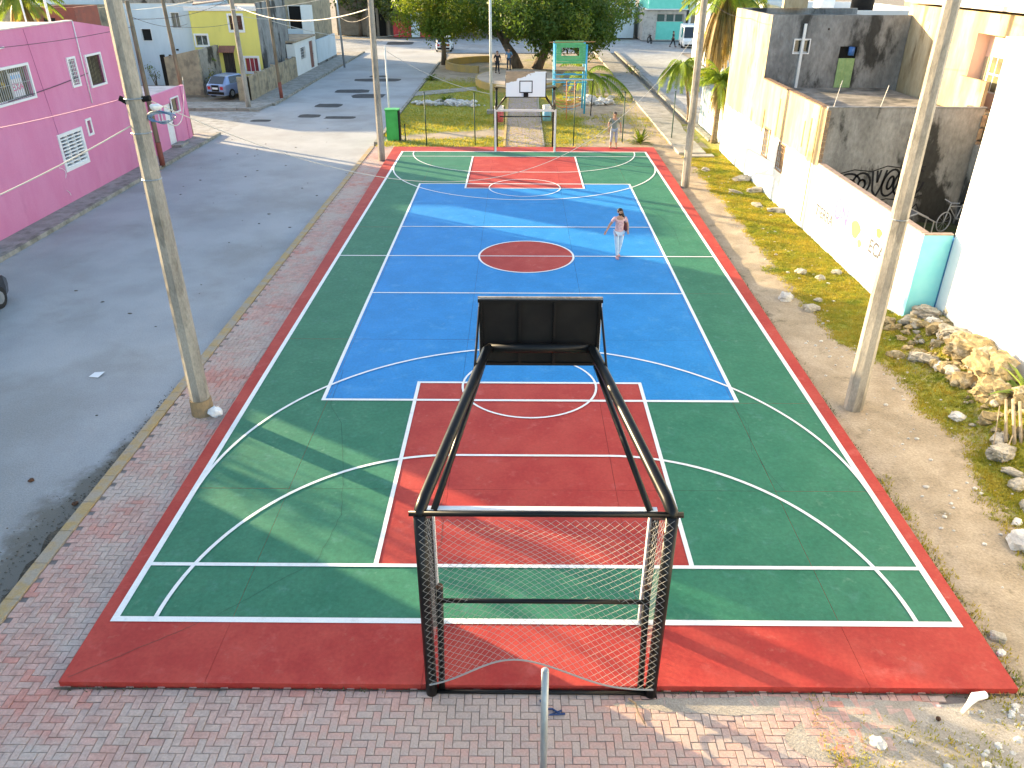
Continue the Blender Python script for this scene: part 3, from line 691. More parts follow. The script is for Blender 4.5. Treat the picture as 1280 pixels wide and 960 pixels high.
q.add([(X0,9.85,6.3),(X0,13.4,5.82),(X0-.2,13.4,5.82),(X0-.2,9.85,6.3)], [(0,1,2,3)])
q.box(X0-4.2, X0-.145, PY0, 9.84, -.1, 6.2); q.box(X0-4.2, X0-.145, 9.841, 13.4, -.1, 5.75)
q.quad((X0-.145,13.4,-.1),(X0,13.4,-.1),(X0,13.4,5.82),(X0-.145,13.4,5.82)); q.quad((X0,PY0,-.1),(X0-.145,PY0,-.1),(X0-.145,PY0,6.3),(X0,PY0,6.3))
q.box(X0-.2, X0-.002, PY0+.002, 9.84, 5.76, 6.298); q.box(X0-.2, X0-.148, 9.86, 13.4, 5.755, 5.81)
q.build('wall', PINK, ph)
q = MB(); q.box(X0-4.1, X0-.21, 9.85, 13.3, 5.752, 5.83); q.box(X0-4.1, X0-.21, PY0+.1, 9.8, 6.202, 6.27); q.build('roof', ROOFL, ph)
q = MB(); q.box(X0-.24, X0+.03, PY0-.02, 9.86, 6.30, 6.34); q.build('coping', ROOFL, ph)
w1 = f.window(ph, *holes[0], bars=34, mull=3, glass=mat('glass_dim', (.05,.05,.04), (.16,.14,.07), 2.2, rough=.2, spec=.5), proud=.07, hbars=1)
q = MB(); f.box(q, Y(4.92), Y(5.62), Z(4.12), Z(4.92), -.105, -.10); pst = q.build('poster', mat('poster_paper', (.72,.70,.74), rough=.6), w1)
def flat_text(s, size, mtx, m_, name, parent, ext=.002, shear=0, off_=0):
    cu = bpy.data.curves.new(name, 'FONT'); cu.body = s; cu.size = size; cu.extrude = ext; cu.align_x = 'CENTER'; cu.align_y = 'CENTER'; cu.shear = shear; cu.offset = off_
    o = bpy.data.objects.new('tmp', cu); C.objects.link(o)
    me = bpy.data.meshes.new_from_object(o.evaluated_get(bpy.context.evaluated_depsgraph_get())); bpy.data.objects.remove(o)
    me.name = name; me.transform(mtx); me.materials.clear(); me.materials.append(m_)
    off = Vector((0,0,0)); p = parent
    while p is not None: off += Vector(p.location); p = p.parent
    me.transform(Matrix.Translation(-off))
    r = bpy.data.objects.new(name, me); C.objects.link(r); r.parent = parent; return r
def wall_mtx(o, u, n):
    u, n = Vector(u), Vector(n); v = Vector((0,0,1)); M_ = Matrix((u, v, n)).transposed().to_4x4(); M_.translation = Vector(o); return M_
PKT = mat('poster_pink', (.80,.10,.30), rough=.6); BLT = mat('poster_blue', (.25,.50,.80), rough=.6)
flat_text('EXA', .36, wall_mtx((X0-.095,5.27,4.44), (0,1,0), (1,0,0)), PKT, 'poster_lettering', w1)
q = MB()
for k in range(4): f.box(q, Y(5.0+.15*k), Y(5.1+.15*k), Z(4.72), Z(4.84), -.099, -.095)
q.build('poster_print', BLT, w1, kind='stuff')
for k, y in enumerate((3.95, 4.45)):
    q = MB(); q.ball((X0-.11, y, 4.6), .12, sc=(.25,1,1), n=10); q.build('sunflower', mat('flower_yellow', (.55,.38,.03), (.08,.05,.02), 8, rough=.8), w1)
f.window(ph, *holes[1], bars=4, bar_m=WPAINT, hbars=7, glass=mat('glass_pale', (.14,.17,.16), (.05,.06,.06), 5, rough=.2), proud=.05)
f.window(ph, *holes[2], bars=12, glass=CURT, proud=.06, bar_m=BLKD)
vw = f.window(ph, *holes[3], fr=.13, glass=DARK, proud=.04)
for r0 in range(9):
    for c0 in range(3):
        a0 = lerp(holes[3][0], holes[3][1], c0/3); a1 = lerp(holes[3][0], holes[3][1], (c0+1)/3); z = lerp(holes[3][2], holes[3][3], r0/9)
        q = MB(); f.box(q, a0+.012, a1-.012, z+.0, z+.055, -.11, .012); q.build('louvre', WPAINT, vw)
for c0 in range(4):
    a = lerp(holes[3][0], holes[3][1], c0/3); q = MB(); f.box(q, a-.018, a+.018, holes[3][2], holes[3][3], -.12, .018); q.build('vent_divider', WPAINT, vw)
f.window(ph, *holes[4], fr=.09, glass=mat('frosted', (.5,.5,.5), rough=.5), proud=.03)
q = MB(); q.tube([(X0+.04,9.83,6.3),(X0+.04,9.83,3.2)], .022, 8); q.build('drain_pipe', WPAINT, ph, smooth=True)
q = MB(); q.tube([(X0+.02,6.35,6.25),(X0+.02,6.9,1.6)], .006, 5); q.build('wall_line', mat('dark_pink', (.34,.10,.22), rough=.9), ph)  # thin dark pink line running down the wall
q = MB(); q.tube([(X0+.03,4.0,5.72),(X0+.03,4.9,5.78)], .03, 6); q.build('conduit_stub', WPAINT, ph)
for (y0, z0, y1, z1) in ((6.25,1.35,6.6,1.15),(6.6,1.15,6.5,.9),(6.35,.45,6.55,.2)):
    q = MB(); q.tube([(X0+.012,y0,z0),(X0+.012,(y0+y1)/2+.05,(z0+z1)/2),(X0+.012,y1,z1)], .012, 4); q.build('chipped_paint', WPAINT, ph)
for (y, z, h, r) in ((7.4,5.75,2.2,.03),(9.0,5.75,2.6,.05)):
    q = MB(); q.tube([(X0-.4,y,z),(X0-.4,y,z+h)], r, 8); q.build('roof_pipe', WPAINT, ph, smooth=True)
# small pink gatehouse
gh = thing('pink_gatehouse', 'small single storey pink building with a white door beside the side street', 'small building', (-18.2,17,-.1))
q = MB(); g2 = Face((-18.2,14.0,-.1), (0,1,0), (1,0,0))
hh = [(2.9,3.85,.1,2.1),(3.85,4.75,1.6,2.25),(2.1,2.4,1.4,2.1)]
wall_panel(q, (-18.2,14.0,-.1), (0,1,0), (1,0,0), 5.9, 2.7, hh, .16); q.box(-21.5,-18.36,14,19.9,-.1,2.5); q.quad((-18.36,19.9,-.1),(-18.2,19.9,-.1),(-18.2,19.9,2.6),(-18.36,19.9,2.6)); q.quad((-18.2,14,-.1),(-18.36,14,-.1),(-18.36,14,2.85),(-18.2,14,2.85)); q.box(-18.36,-18.202,14.002,19.9,2.45,2.598)
q.build('wall', PINK, gh); q = MB(); q.box(-21.4,-18.37,14.1,19.8,2.502,2.55); q.build('roof', ROOFL, gh)
g2.door(gh, *hh[0], WPAINT); g2.window(gh, *hh[1], fr=.07, glass=CURT, bars=2, bar_m=BLKD); g2.window(gh, *hh[2], fr=.05, glass=WPAINT)
q = MB(); q.box(-18.2,-17.7,16.9,17.95,-.07,.06); q.build('door_step', CONC, gh)
for y in (15.1,19.4): q = MB(); q.box(-18.21,-18.14,y-.1,y+.1,-.1,2.59); q.build('pilaster', PINK, gh)
# house outside the frame to the left (throws the long shade over the near court)
oh = thing('cream_house', 'cream house beyond the left edge of the picture on the near left street', 'house', (-18.2,-14,-.1))
q = MB(); body(q, -23,-18.3,-30,-5.05,-.1,6.6,.4); q.build('wall', CREAMW, oh)
f2 = Face((-18.3,-30,-.1), (0,1,0), (1,0,0))
for a in (3,8,13,18,22): f2.window(oh, a, a+1.4, 1.1, 2.3, glass=GLASS, depth=-.02, proud=.06); f2.window(oh, a, a+1.4, 4.1, 5.3, glass=GLASS, depth=-.02, proud=.06)
q = MB(); q.box(-18.4,-18.2,-5.04,.58,-.1,2.75); q.build('yard_wall', BLOCK, label='unseen plain block wall added for shade, closing the gap between pink and cream houses beyond the left edge', cat='wall')  # unseen wall, added so the road lies in shade
# ------------------------------------------------------------------ left street, beyond the side street
rb = thing('red_brown_house', 'red brown rendered house rising behind the pink roof', 'house', (-23.2,22.5,-.1))
q = MB(); body(q, -25.4,-23.3,20.3,22.8,-.1,6.3,.5); body(q, -30,-25.41,20.3,22.8,-.1,5.0,.4); q.build('wall', BRICKR, rb); q = MB(); q.box(-25.2,-23.5,20.5,22.6,5.81,5.86); q.build('roof', ROOFC, rb)
f3 = Face((-30,20.3,-.1), (1,0,0), (0,-1,0)); f3.window(rb, 5.0, 5.6, 4.6, 5.9, fr=.03, glass=DARK, depth=-.02, proud=.04, frame=BRICKR)
q = MB(); body(q, -24.4,-23.31,19.7,20.29,-.1,4.6,.3); q.build('rear_annex', BLOCK, rb)
gr = thing('grey_house', 'dark grey house with a palm behind the pink roof at the left edge', 'house', (-26,12,-.1))
q = MB(); body(q, -36,-30.05,20.3,22.7,-.1,5.6,.4); q.build('wall', STREAK, gr)
q = MB(); body(q, -48,-38,24.5,30,-.1,5.4,.4); q.build('wall', WBL, gr)
wb = thing('pale_blue_house', 'pale blue two storey house wall between the red brown house and the yellow house', 'house', (-27,40,-.1))
q = MB(); f4 = Face((-31,40,-.1), (1,0,0), (0,-1,0)); hh = [(4.65,5.25,4.07,5.12),(2.2,2.9,3.2,4.0)]
wall_panel(q, (-31,40,-.1), (1,0,0), (0,-1,0), 6.4, 5.75, hh, .15); q.box(-31,-24.6,40.15,47,-.1,5.5); q.build('wall', WBL, wb)
q = MB(); q.box(-31,-24.65,39.96,40.4,5.66,5.9); q.build('weathered_coping', STREAK2, wb); q = MB(); q.box(-31,-24.6,40.4,47,5.5,5.6); q.build('roof', mat('terracotta_roof', (.42,.30,.24), (.3,.24,.2), 2, rough=.9), wb)
f4.window(wb, *hh[0], fr=.04, glass=CURT, bars=6, mull=1); f4.window(wb, *hh[1], fr=.03, glass=DARK)
for x, z in ((3.9,2.1),(4.55,2.5)): q = MB(); f4.box(q, x, x+.2, z, z+.12, .002, .03); q.build('vent', BLKD, wb)
yh = thing('yellow_house', 'yellow two storey house with a white cornice behind the parked blue car', 'house', (-22,39,-.1))
f5 = Face((-24.6,39,-.1), (1,0,0), (0,-1,0)); hh = [(2.9,3.85,3.98,5.0),(.2,1.05,2.95,3.65),(2.0,2.85,.1,2.45),(3.65,4.6,1.1,2.1)]
q = MB(); wall_panel(q, (-24.6,39,-.1), (1,0,0), (0,-1,0), 4.95, 5.3, hh, .15); q.box(-24.6,-19.66,39.15,46.5,-.1,5.3); q.build('wall', YEL, yh)
q = MB(); q.box(-24.9,-19.6,38.9,39.3,5.2,5.52); q.build('cornice', WPAINT, yh)
q = MB(); q.box(-19.655,-19.50,39.0,46.6,-.1,5.75); q.build('side_wall', STREAK, yh)
q = MB(); q.box(-24.8,-19.66,39.3,46.5,5.302,5.36); q.build('roof', mat('terracotta_roof', (.42,.30,.24)), yh)
f5.window(yh, *hh[0], fr=.13, mull=1, glass=mat('glass_brown', (.10,.06,.05), (.04,.03,.03), 3, rough=.2)); f5.window(yh, *hh[1], fr=.12, mull=1, glass=mat('glass_pale', (.14,.17,.16)))
f5.door(yh, *hh[2], mat('barred_gate_dark', (.07,.06,.05), (.025,.02,.02), 14, stretch=(1,1,.05))); f5.window(yh, *hh[3], fr=.14, mull=2, glass=mat('red_curtain', (.34,.05,.06), (.2,.04,.05), 6, stretch=(1,1,.2)))
q = MB()
for k in range(9): x = 1.85+.135*k; q.add([tuple(Vector((-24.6,39,-.1))+Vector(v)) for v in ((x,-.02,2.95),(x+.12,-.02,2.95),(x+.12,-.55,2.55),(x,-.55,2.55),(x,-.02,2.90),(x+.12,-.02,2.90),(x+.12,-.55,2.50),(x,-.55,2.50))], [(0,1,2,3),(7,6,5,4),(3,2,6,7),(0,3,7,4),(1,2,6,5)][:4]+[(1,5,6,2)])
q.build('awning', mat('tile_awning', (.30,.13,.09), (.2,.1,.08), 8, rough=.9), yh)
cw = thing('compound_wall', 'tall stained concrete wall with a dark gate jamb left of the yellow house', 'wall', (-24.3,35,-.1))
q = MB(); q.prism([(-25.35,34.9),(-22.9,34.9),(-22.9,35.1),(-25.35,35.1)], -.1, 2.45); q.add([(-25.35,34.9,2.45),(-22.9,34.9,2.45),(-22.9,35.1,2.45),(-25.35,35.1,2.45),(-22.9,34.9,2.95),(-22.9,35.1,2.95)], [(0,1,4),(3,5,2),(0,4,5,3),(1,2,5,4)]); q.build('wall_face', BLOCK, cw)
q = MB(); q.box(-25.6,-25.36,34.85,35.15,-.1,2.6); q.build('gate_jamb', BLKD, cw)
q = MB(); q.box(-23.05,-22.85,35.11,39,-.1,2.9); q.build('return_wall', STREAK2, cw)
bw = thing('block_wall', 'low beige block wall along the sidewalk behind the blue car', 'wall', (-18.8,39,-.1))
q = MB(); q.box(-18.95,-18.75,32.4,45.2,-.1,1.45); q.box(-19.6,-18.952,32.4,32.6,-.1,1.45); q.build('wall_face', BLOCK, bw)
for i in range(7):
    q = MB(); q.box(-18.98,-18.72,32.4+i*2.05,32.62+i*2.05,-.1,1.5+.08*(i%2)); q.build('pier', BLOCK, bw)
ww = thing('white_cottage', 'low white house with a barred window and brown door on the left street', 'house', (-18.8,49,-.1))
f6 = Face((-18.8,45.4,-.1), (0,1,0), (1,0,0)); hh = [(1.6,3.3,1.15,2.05),(4.9,6.3,0.1,2.3)]
q = MB(); wall_panel(q, (-18.8,45.4,-.1), (0,1,0), (1,0,0), 7.3, 2.6, hh, .15); q.box(-24,-18.95,45.4,52.7,-.1,2.4); q.quad((-18.95,45.4,-.1),(-18.8,45.4,-.1),(-18.8,45.4,2.5),(-18.95,45.4,2.5)); q.build('wall', WWH, ww)
q = MB(); q.box(-23.5,-18.7,45.3,52.75,2.5,2.62); q.build('roof', mat('rusty_sheet', (.42,.33,.22), (.25,.19,.14), 1.5, rough=.9), ww)
f6.window(ww, *hh[0], fr=.05, glass=DARK, bars=5, hbars=4, bar_m=WPAINT); f6.door(ww, *hh[1], mat('brown_door', (.20,.09,.07), rough=.7))
bl = thing('pale_blue_wall', 'pale blue street wall past the brown door', 'wall', (-18.8,57,-.1))
q = MB(); q.box(-19,-18.8,53.2,61.2,-.1,2.05); q.build('wall_face', WBL, bl); q = MB(); q.box(-19.02,-18.78,53.18,61.22,-.1,.12); q.build('wall_foot', STREAK, bl)
ch = thing('block_house', 'unfinished grey block house rising behind the white cottage', 'house', (-22,58,-.1))
q = MB(); f7 = Face((-27,55,-.1), (1,0,0), (0,-1,0)); hh = [(4.3,5.0,4.1,5.0),(5.5,6.6,2.9,4.9)]
wall_panel(q, (-27,55,-.1), (1,0,0), (0,-1,0), 7.6, 6.6, hh, .2); q.box(-27,-19.4,55.2,63,-.1,6.5); q.build('wall', BLOCK, ch)
f7.window(ch, *hh[0], fr=.04, glass=DARK, mull=1); f7.window(ch, *hh[1], fr=.04, glass=DARK, bars=5, bar_m=BLKD)
q = MB(); q.box(-27,-19.5,54.7,54.99,2.0,2.9); q.build('terrace_front', WBL, ch)
q = MB(); q.box(-20.2,-19.3,54.3,54.98,-.1,4.9); q.build('white_pillar', WWH, ch)
# ------------------------------------------------------------------ right side
ga = thing('grey_streaked_house', 'tall grey streaked house with a green sheet metal door above a terrace', 'house', (13,14,-.1))
q = MB(); wall_panel(q, (10,16.6,-.1), (0,-1,0), (-1,0,0), 5.9, 6.6, [], .1); q.build('cream_street_wall', LOWW, ga)
hh = [(2.95,3.65,3.85,5.45),(1.05,1.65,5.2,5.7)]; fa = Face((10,10.7,-.1), (1,0,0), (0,-1,0))
q = MB(); wall_panel(q, (10,10.7,-.1), (1,0,0), (0,-1,0), 5.6, 6.62, hh, .16); q.box(10.01,15.6,10.86,16.6,-.1,6.2); q.box(10.01,10.2,10.86,16.6,6.2,6.5); q.box(10.2,15.6,16.4,16.6,6.2,6.5); q.box(10.01,15.6,10.702,10.858,5.72,6.51); q.build('wall', STREAK, ga)
q = MB(); q.box(10.2,15.6,10.87,16.4,6.205,6.25); q.build('roof', ROOFC, ga)
d = fa.door(ga, 2.97, 3.63, 3.86, 5.0, mat('green_sheet', (.34,.48,.22), (.26,.40,.17), 5, rough=.6), depth=.02, handle=False)
for k in range(5): q = MB(); fa.box(q, 3.03+.13*k, 3.06+.13*k, 3.88, 4.98, .022, .035); q.build('door_rib', mat('green_sheet', (.3,.5,.2)), d)
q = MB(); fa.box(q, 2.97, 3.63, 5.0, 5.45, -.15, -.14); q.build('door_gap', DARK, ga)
q = MB(); q.tube([(13.4,10.6,5.02),(13.4,10.6,5.34)], .12, 12); q.build('blue_jug', mat('blue_plastic', (.06,.16,.42), rough=.4), ga, smooth=True)
fa.window(ga, *hh[1], fr=.04, glass=GLASS, mull=1)
q = MB(); fa.box(q, 1.32, 1.42, 3.85, 6.3, .002, .09); q.build('white_downpipe', WWH, ga)
q = MB(); q.ball((12.35,10.69,6.0), .04, n=8); q.build('bolt', BLKD, ga)
gb = thing('terrace_building', 'building with a flat terrace roof, its grey yard side bearing graffiti', 'building', (12.6,7,-.1))
hh = [(10.7-9.42,10.7-8.7,1.4,2.45),(10.7-7.35,10.7-6.6,1.28,2.25)]
q = MB(); wall_panel(q, (10,10.7,-.1), (0,-1,0), (-1,0,0), 7.7, 4.2, hh, .14); q.build('street_wall', LOWW, gb)
q = MB(); q.box(10.145,15.2,3.15,10.69,-.1,3.75); q.box(10.145,10.2,3.15,10.69,3.75,4.09); q.build('core', ROOFC, gb)
q = MB(); q.box(10.002,15.2,3.0,3.148,-.1,4.15); q.box(15.05,15.2,3.15,3.9,3.75,4.1); q.build('yard_wall', STREAK2, gb)
fb = Face((10,10.7,-.1), (0,-1,0), (-1,0,0))
rc = mat('rusty_frame', (.34,.22,.12), (.2,.14,.09), 6, rough=.9)
fb.window(gb, *hh[0], fr=.05, frame=rc, glass=mat('pale_shutter', (.55,.52,.46), (.4,.36,.3), 4), bars=3, hbars=4, bar_m=rc, proud=.03); fb.window(gb, *hh[1], fr=.05, frame=rc, glass=mat('brown_shutter', (.36,.24,.15), (.24,.16,.10), 5), bars=3, hbars=5, bar_m=rc, proud=.03)
for (y, z0, z1, w_) in ((8.05,2.3,3.7,.05),(4.3,2.3,3.6,.05),(3.65,.1,4.1,.04),(9.9,2.1,3.0,.06),(4.9,2.5,3.4,.03)):
    q = MB(); fb.box(q, 10.7-y-w_, 10.7-y+w_, z0+.1, z1+.1, .002, .02 if w_ < .06 else .03); q.build('render_strip', mat('rust_streak', (.40,.27,.13), (.30,.21,.12), 3, rough=.95), gb)
q = MB(); q.box(9.97,10.2,3.16,10.68,4.101,4.14); q.build('coping', mat('broken_brick', (.28,.17,.11), (.14,.1,.07), 9, rough=1, bump=.6), gb)
q = MB(); q.box(10.0,15.25,2.97,3.14,4.152,4.18); q.build('rear_coping', STREAK, gb)
for x, h in ((10.2,.85),(11.75,.7)): q = MB(); q.tube([(x,3.07,4.15),(x+.12,3.05,4.15+h)], .014, 6); q.build('rebar', mat('pale_rod', (.55,.52,.48), rough=.7), gb)
random.seed(4)
for k in range(9):
    q = MB(); z = -.1+k*.24
    q.box(9.965, 10.10, 2.93, 3.02+.06*(k%2), 1.9+.19*(k-0)*0+z*0+2.2+k*.21*0 if False else 2.3+k*.2, 2.3+k*.2+.17); q.build('brick', mat('rough_brick', (.42,.28,.16), (.26,.18,.12), 8, rough=1, bump=.6), gb)
    q = MB(); q.box(15.16, 15.30, 2.95+.03*(k%2), 3.05, .2+k*.42, .2+k*.42+.36); q.build('brick', mat('rough_brick', (.42,.28,.16)), gb)
# graffiti drawn as thin black strokes on the yard wall
q = MB(); gy = 2.992
def stroke(pts, w_=.036):
    P = [Vector(p) for p in pts]
    for a, c in zip(P, P[1:]):
        d = (c-a).normalized(); s_ = Vector((-d.y, d.x))*w_; a2, c2 = a-d*w_*.5, c+d*w_*.5
        q.quad((a2.x-s_.x,gy,a2.y-s_.y),(c2.x-s_.x,gy,c2.y-s_.y),(c2.x+s_.x,gy,c2.y+s_.y),(a2.x+s_.x,gy,a2.y+s_.y))
def loop(cx, cz, rx, rz, a0=0, a1=360, tilt=0, w_=.036):
    n = 20; pts = []
    for k in range(n+1):
        t = R(lerp(a0,a1,k/n)); x, z = rx*math.cos(t), rz*math.sin(t); pts.append((cx+x+z*tilt, cz+z))
    stroke(pts, w_)
loop(11.15,1.62,.42,.36,20,330,.1); loop(11.2,1.6,.20,.17,10,300); loop(11.62,1.65,.30,.36,-60,250); loop(11.64,1.62,.12,.16)
stroke([(11.95,2.05),(12.05,1.4),(12.2,1.2),(12.33,1.55),(12.42,2.1)]); stroke([(12.1,2.08),(12.16,1.7),(12.22,2.1)]); loop(12.62,1.68,.26,.46,0,360,.15); loop(12.62,1.68,.09,.22,0,360,.15)
loop(13.05,1.68,.30,.44,40,330,.1); loop(13.1,1.68,.14,.2,40,330,.1); loop(13.5,1.7,.26,.42,60,360,.1); stroke([(13.28,1.68),(13.62,1.72)]); loop(13.5,1.7,.12,.2,60,300,.1)
loop(10.75,1.5,.22,.3,60,300); stroke([(10.6,1.2),(11.0,1.05),(11.5,1.15),(12.0,.98),(12.6,1.12),(13.3,1.05),(13.8,1.25)], .02); stroke([(10.8,1.98),(11.3,2.12),(11.9,2.06),(12.4,2.25),(13.1,2.16),(13.7,2.24)], .02)
stroke([(12.35,.62),(12.5,.8),(12.62,.62),(12.75,.78)], .022); loop(12.95,.7,.08,.07); stroke([(13.6,.8),(13.7,.95),(13.8,.75)], .02)
q.build('graffiti', mat('graffiti_black', (.02,.02,.022), rough=.7), gb)
# dark painted blot right of the graffiti
gc = thing('upper_cream_house', 'sunlit cream two storey house with a peach balcony recess, behind the terrace', 'house', (18,7.5,-.1))
q = MB(); fc = Face((15.62,11,-.1), (0,-1,0), (-1,0,0)); hole = [(5.5,9.6,4.0,6.35)]
wall_panel(q, (15.62,11,-.1), (0,-1,0), (-1,0,0), 9.6, 7.0, hole, .5); q.box(16.13,24,1.4,11,-.1,6.4); q.build('wall', CREAMW, gc)
q = MB(); q.box(15.63,24,10.99,11.1,-.1,6.9); q.box(15.64,16.12,1.41,10.98,6.36,6.88); q.build('side_wall', CREAMW, gc)
q = MB(); fc.box(q, 5.5, 9.6, 4.0, 6.35, -.495, -.48); q.build('recess_back', PEACH, gc)
q = MB(); fc.box(q, 5.46, 5.52, 3.9, 6.4, -.48, -.01); q.build('recess_side', PEACH, gc)
q = MB(); fc.box(q, 5.3, 7.1, 3.75, 4.95, .002, .12); q.build('balcony_front', CREAMW, gc)
for a in (6.0, 6.95):
    q = MB(); fc.box(q, a, a+.8, 4.5, 5.7, -.478, -.45); wn = q.build('window', WPAINT, gc)
    q = MB(); fc.box(q, a+.06, a+.37, 4.56, 5.07, -.448, -.44); fc.box(q, a+.43, a+.74, 4.56, 5.07, -.448, -.44); fc.box(q, a+.06, a+.37, 5.13, 5.64, -.448, -.44); fc.box(q, a+.43, a+.74, 5.13, 5.64, -.448, -.44); q.build('pane', mat('glass_olive', (.20,.18,.10), (.12,.11,.07), 3, rough=.2), wn)
q = MB(); fc.box(q, 5.58, 5.85, 4.1, 5.6, -.478, -.45); q.build('shutter', mat('shutter_cream', (.42,.34,.24), (.3,.25,.18), 12, stretch=(1,1,4)), gc)
q = MB(); q.box(15.4,24,1.3,11.2,7.0,7.12); q.build('eave', ROOFL, gc)
q = MB(); q.ball((15.6,9.2,6.2), .14, sc=(.2,1,1.2), n=10); q.build('wall_lamp', mat('lamp_glass', (.9,.9,.9), rough=.3), gc)
lw = thing('low_yard_wall', 'low white street wall with faded painted words and an aqua end face', 'wall', (10.05,-1,-.1))
q = MB(); q.box(10,10.16,-4.8,2.99,-.1,2.33); q.build('wall_face', mat('white_wall', (.62,.67,.70), (.54,.61,.65), 1, rough=.85, c3=(.42,.44,.42), s3=1.3, lo3=.6, hi3=.8), lw)
q = MB(); q.box(10.003,10.75,-4.95,-4.802,-.1,2.33); q.build('end_face', AQUA, lw)
q = MB(); q.box(9.98,10.18,-4.83,2.98,2.332,2.37); q.box(10.0,10.74,-4.97,-4.831,2.332,2.365); q.build('coping', mat('coping_brown', (.36,.27,.22), (.26,.2,.17), 6), lw)
TXT = mat('faded_grey_paint', (.085,.085,.10), rough=.9); PUR = mat('faded_purple_paint', (.16,.12,.34), rough=.9)
q = MB()
flat_text('TIERRA', .50, wall_mtx((9.994,1.6,.92), (0,-1,0), (-1,0,0)), TXT, 'painted_lettering', lw, off_=.009)
flat_text('ECA', .55, wall_mtx((9.994,-2.6,1.12), (0,-1,0), (-1,0,0)), TXT, 'painted_lettering', lw, off_=.011)
flat_text('\u00daN', .78, wall_mtx((9.994,0.25,1.36), (0,-1,0), (-1,0,0)), PUR, 'painted_lettering', lw, off_=.014)
for (y, z, ry, rz_, c) in ((-1.0,1.25,.34,.26,(.40,.44,.10)),(-1.45,.95,.16,.12,(.44,.46,.12)),(-2.55,1.62,.2,.13,(.26,.44,.08)),(-1.2,.75,.22,.1,(.26,.42,.42))):
    q = MB(); q.quad(*[(9.9965, y+ry*math.cos(t)*(1+.2*math.sin(3*t)), z+rz_*math.sin(t)) for t in [2*math.pi*k/18 for k in range(18)]]); q.build('painted_mark', mat('mark%.2f' % y, c, rough=.9), lw)
wh = thing('white_building', 'tall plain white building filling the right edge, sunlit wall on a rocky foot', 'building', (12,-14,-.1))
q = MB(); q.box(10.78,20,-28,-4.96,-.3,6.85); q.build('wall', mat('bright_white_wall', (.80,.81,.82), (.76,.78,.80), .8, rough=.8), wh)
q = MB(); q.box(10.7,20.1,-28.1,-4.9,6.852,6.93); q.build('parapet_cap', WPAINT, wh)
q = MB(); q.box(10.78,10.9,-4.958,-4.7,-.1,2.2); q.build('blue_jamb', mat('blue_jamb', (.10,.36,.70), rough=.7), wh)
yg = MB(); yg.box(10.17,15.1,-4.8,2.98,-.1,.28); yg.build('yard_ground', mat('yard_weeds', (.05,.075,.02), (.09,.08,.045), 3, rough=1, bump=.8), kind='structure')
q = MB(); q.box(15.1,15.3,-4.8,2.9,-.1,3.0); q.build('yard_side_wall', STREAK2, label='dark stained wall closing the right side of the yard', cat='wall')
# aqua fence wall behind the palms
aw = thing('aqua_wall', 'pale aqua wall behind the palms past the cream house', 'wall', (10.5,20,-.1))
q = MB(); q.box(10.45,10.6,16.62,24,-.1,2.0); q.build('wall_face', mat('aqua_white', (.52,.66,.70), (.6,.7,.72), 1.5), aw)
for y in (16.9,18.9,21,23): q = MB(); q.box(10.40,10.65,y,y+.22,-.1,2.15); q.build('pier', WWH, aw)
# ------------------------------------------------------------------ vegetation
def blob_crown(clusters, n_leaf, size, mats, seed, droop=.3):
    rnd = random.Random(seed); q = MB()
    for (c, r) in clusters:
        k = int(n_leaf*(r**2)); q.cur = rnd.randrange(len(mats)) if rnd.random() < .75 else 0
        for _ in range(k):
            d = Vector((rnd.gauss(0,1), rnd.gauss(0,1), rnd.gauss(0,1))).normalized()
            p = Vector(c)+d*r*rnd.uniform(.55, 1.08)*(1+.25*noise.noise(d*2+Vector(c)))
            n = (d+Vector((rnd.uniform(-.8,.8), rnd.uniform(-.8,.8), rnd.uniform(-.2,.9)))).normalized()
            a = n.orthogonal().normalized(); a = (Matrix.Rotation(rnd.uniform(0, 6.28), 3, n) @ a); b_ = n.cross(a)
            s_ = size*rnd.uniform(.6, 1.3)
            q.quad(tuple(p-a*s_*.5), tuple(p-b_*s_*.28-Vector((0,0,droop*s_*.2))), tuple(p+a*s_*.5-Vector((0,0,droop*s_*.5))), tuple(p+b_*s_*.28-Vector((0,0,droop*s_*.2))))
    return q
def tree(name, label, x, y, h0, clusters, n_leaf, size, mats, seed, trunk_r=.25, limbs=None, group=None, trunks=None):
    root = thing(name, label, 'tree', (x, y, -.1), group)
    blob_crown(clusters, n_leaf, size, mats, seed).build('crown', mats, root)
    q = MB(); rnd = random.Random(seed+1)
    for (tx, ty, lx, ly) in (trunks or [(x, y, x, y)]):
        q.tube([(tx,ty,-.15),(tx+(lx-tx)*.4+.05,ty,h0*.45),(lx,ly,h0)], [trunk_r*1.25,trunk_r,trunk_r*.75], 10)
        near = sorted(clusters, key=lambda c: (c[0][0]-lx)**2+(c[0][1]-ly)**2)[:9]
        for c, r in near:
            m_ = Vector((lerp(lx,c[0],.45)+rnd.uniform(-.2,.2), lerp(ly,c[1],.45), lerp(h0,c[2],.6)))
            q.tube([(lx,ly,h0-.15), tuple(m_), tuple(Vector(c)-Vector((0,0,r*.1)))], [trunk_r*.55,trunk_r*.34,trunk_r*.12], 7)
    q.build('trunk', BARK, root, smooth=True)
    return root
def mk_clusters(seed, c, rx, ry, rz, n, r0, r1, flat=0):
    rnd = random.Random(seed); out = []
    for _ in range(n):
        d = Vector((rnd.gauss(0,1), rnd.gauss(0,1), rnd.gauss(0,1))).normalized()*rnd.uniform(.45, 1)
        z = d.z*rz if d.z > 0 or not flat else d.z*rz*flat
        out.append(((c[0]+d.x*rx, c[1]+d.y*ry, c[2]+z), rnd.uniform(r0, r1)))
    return out
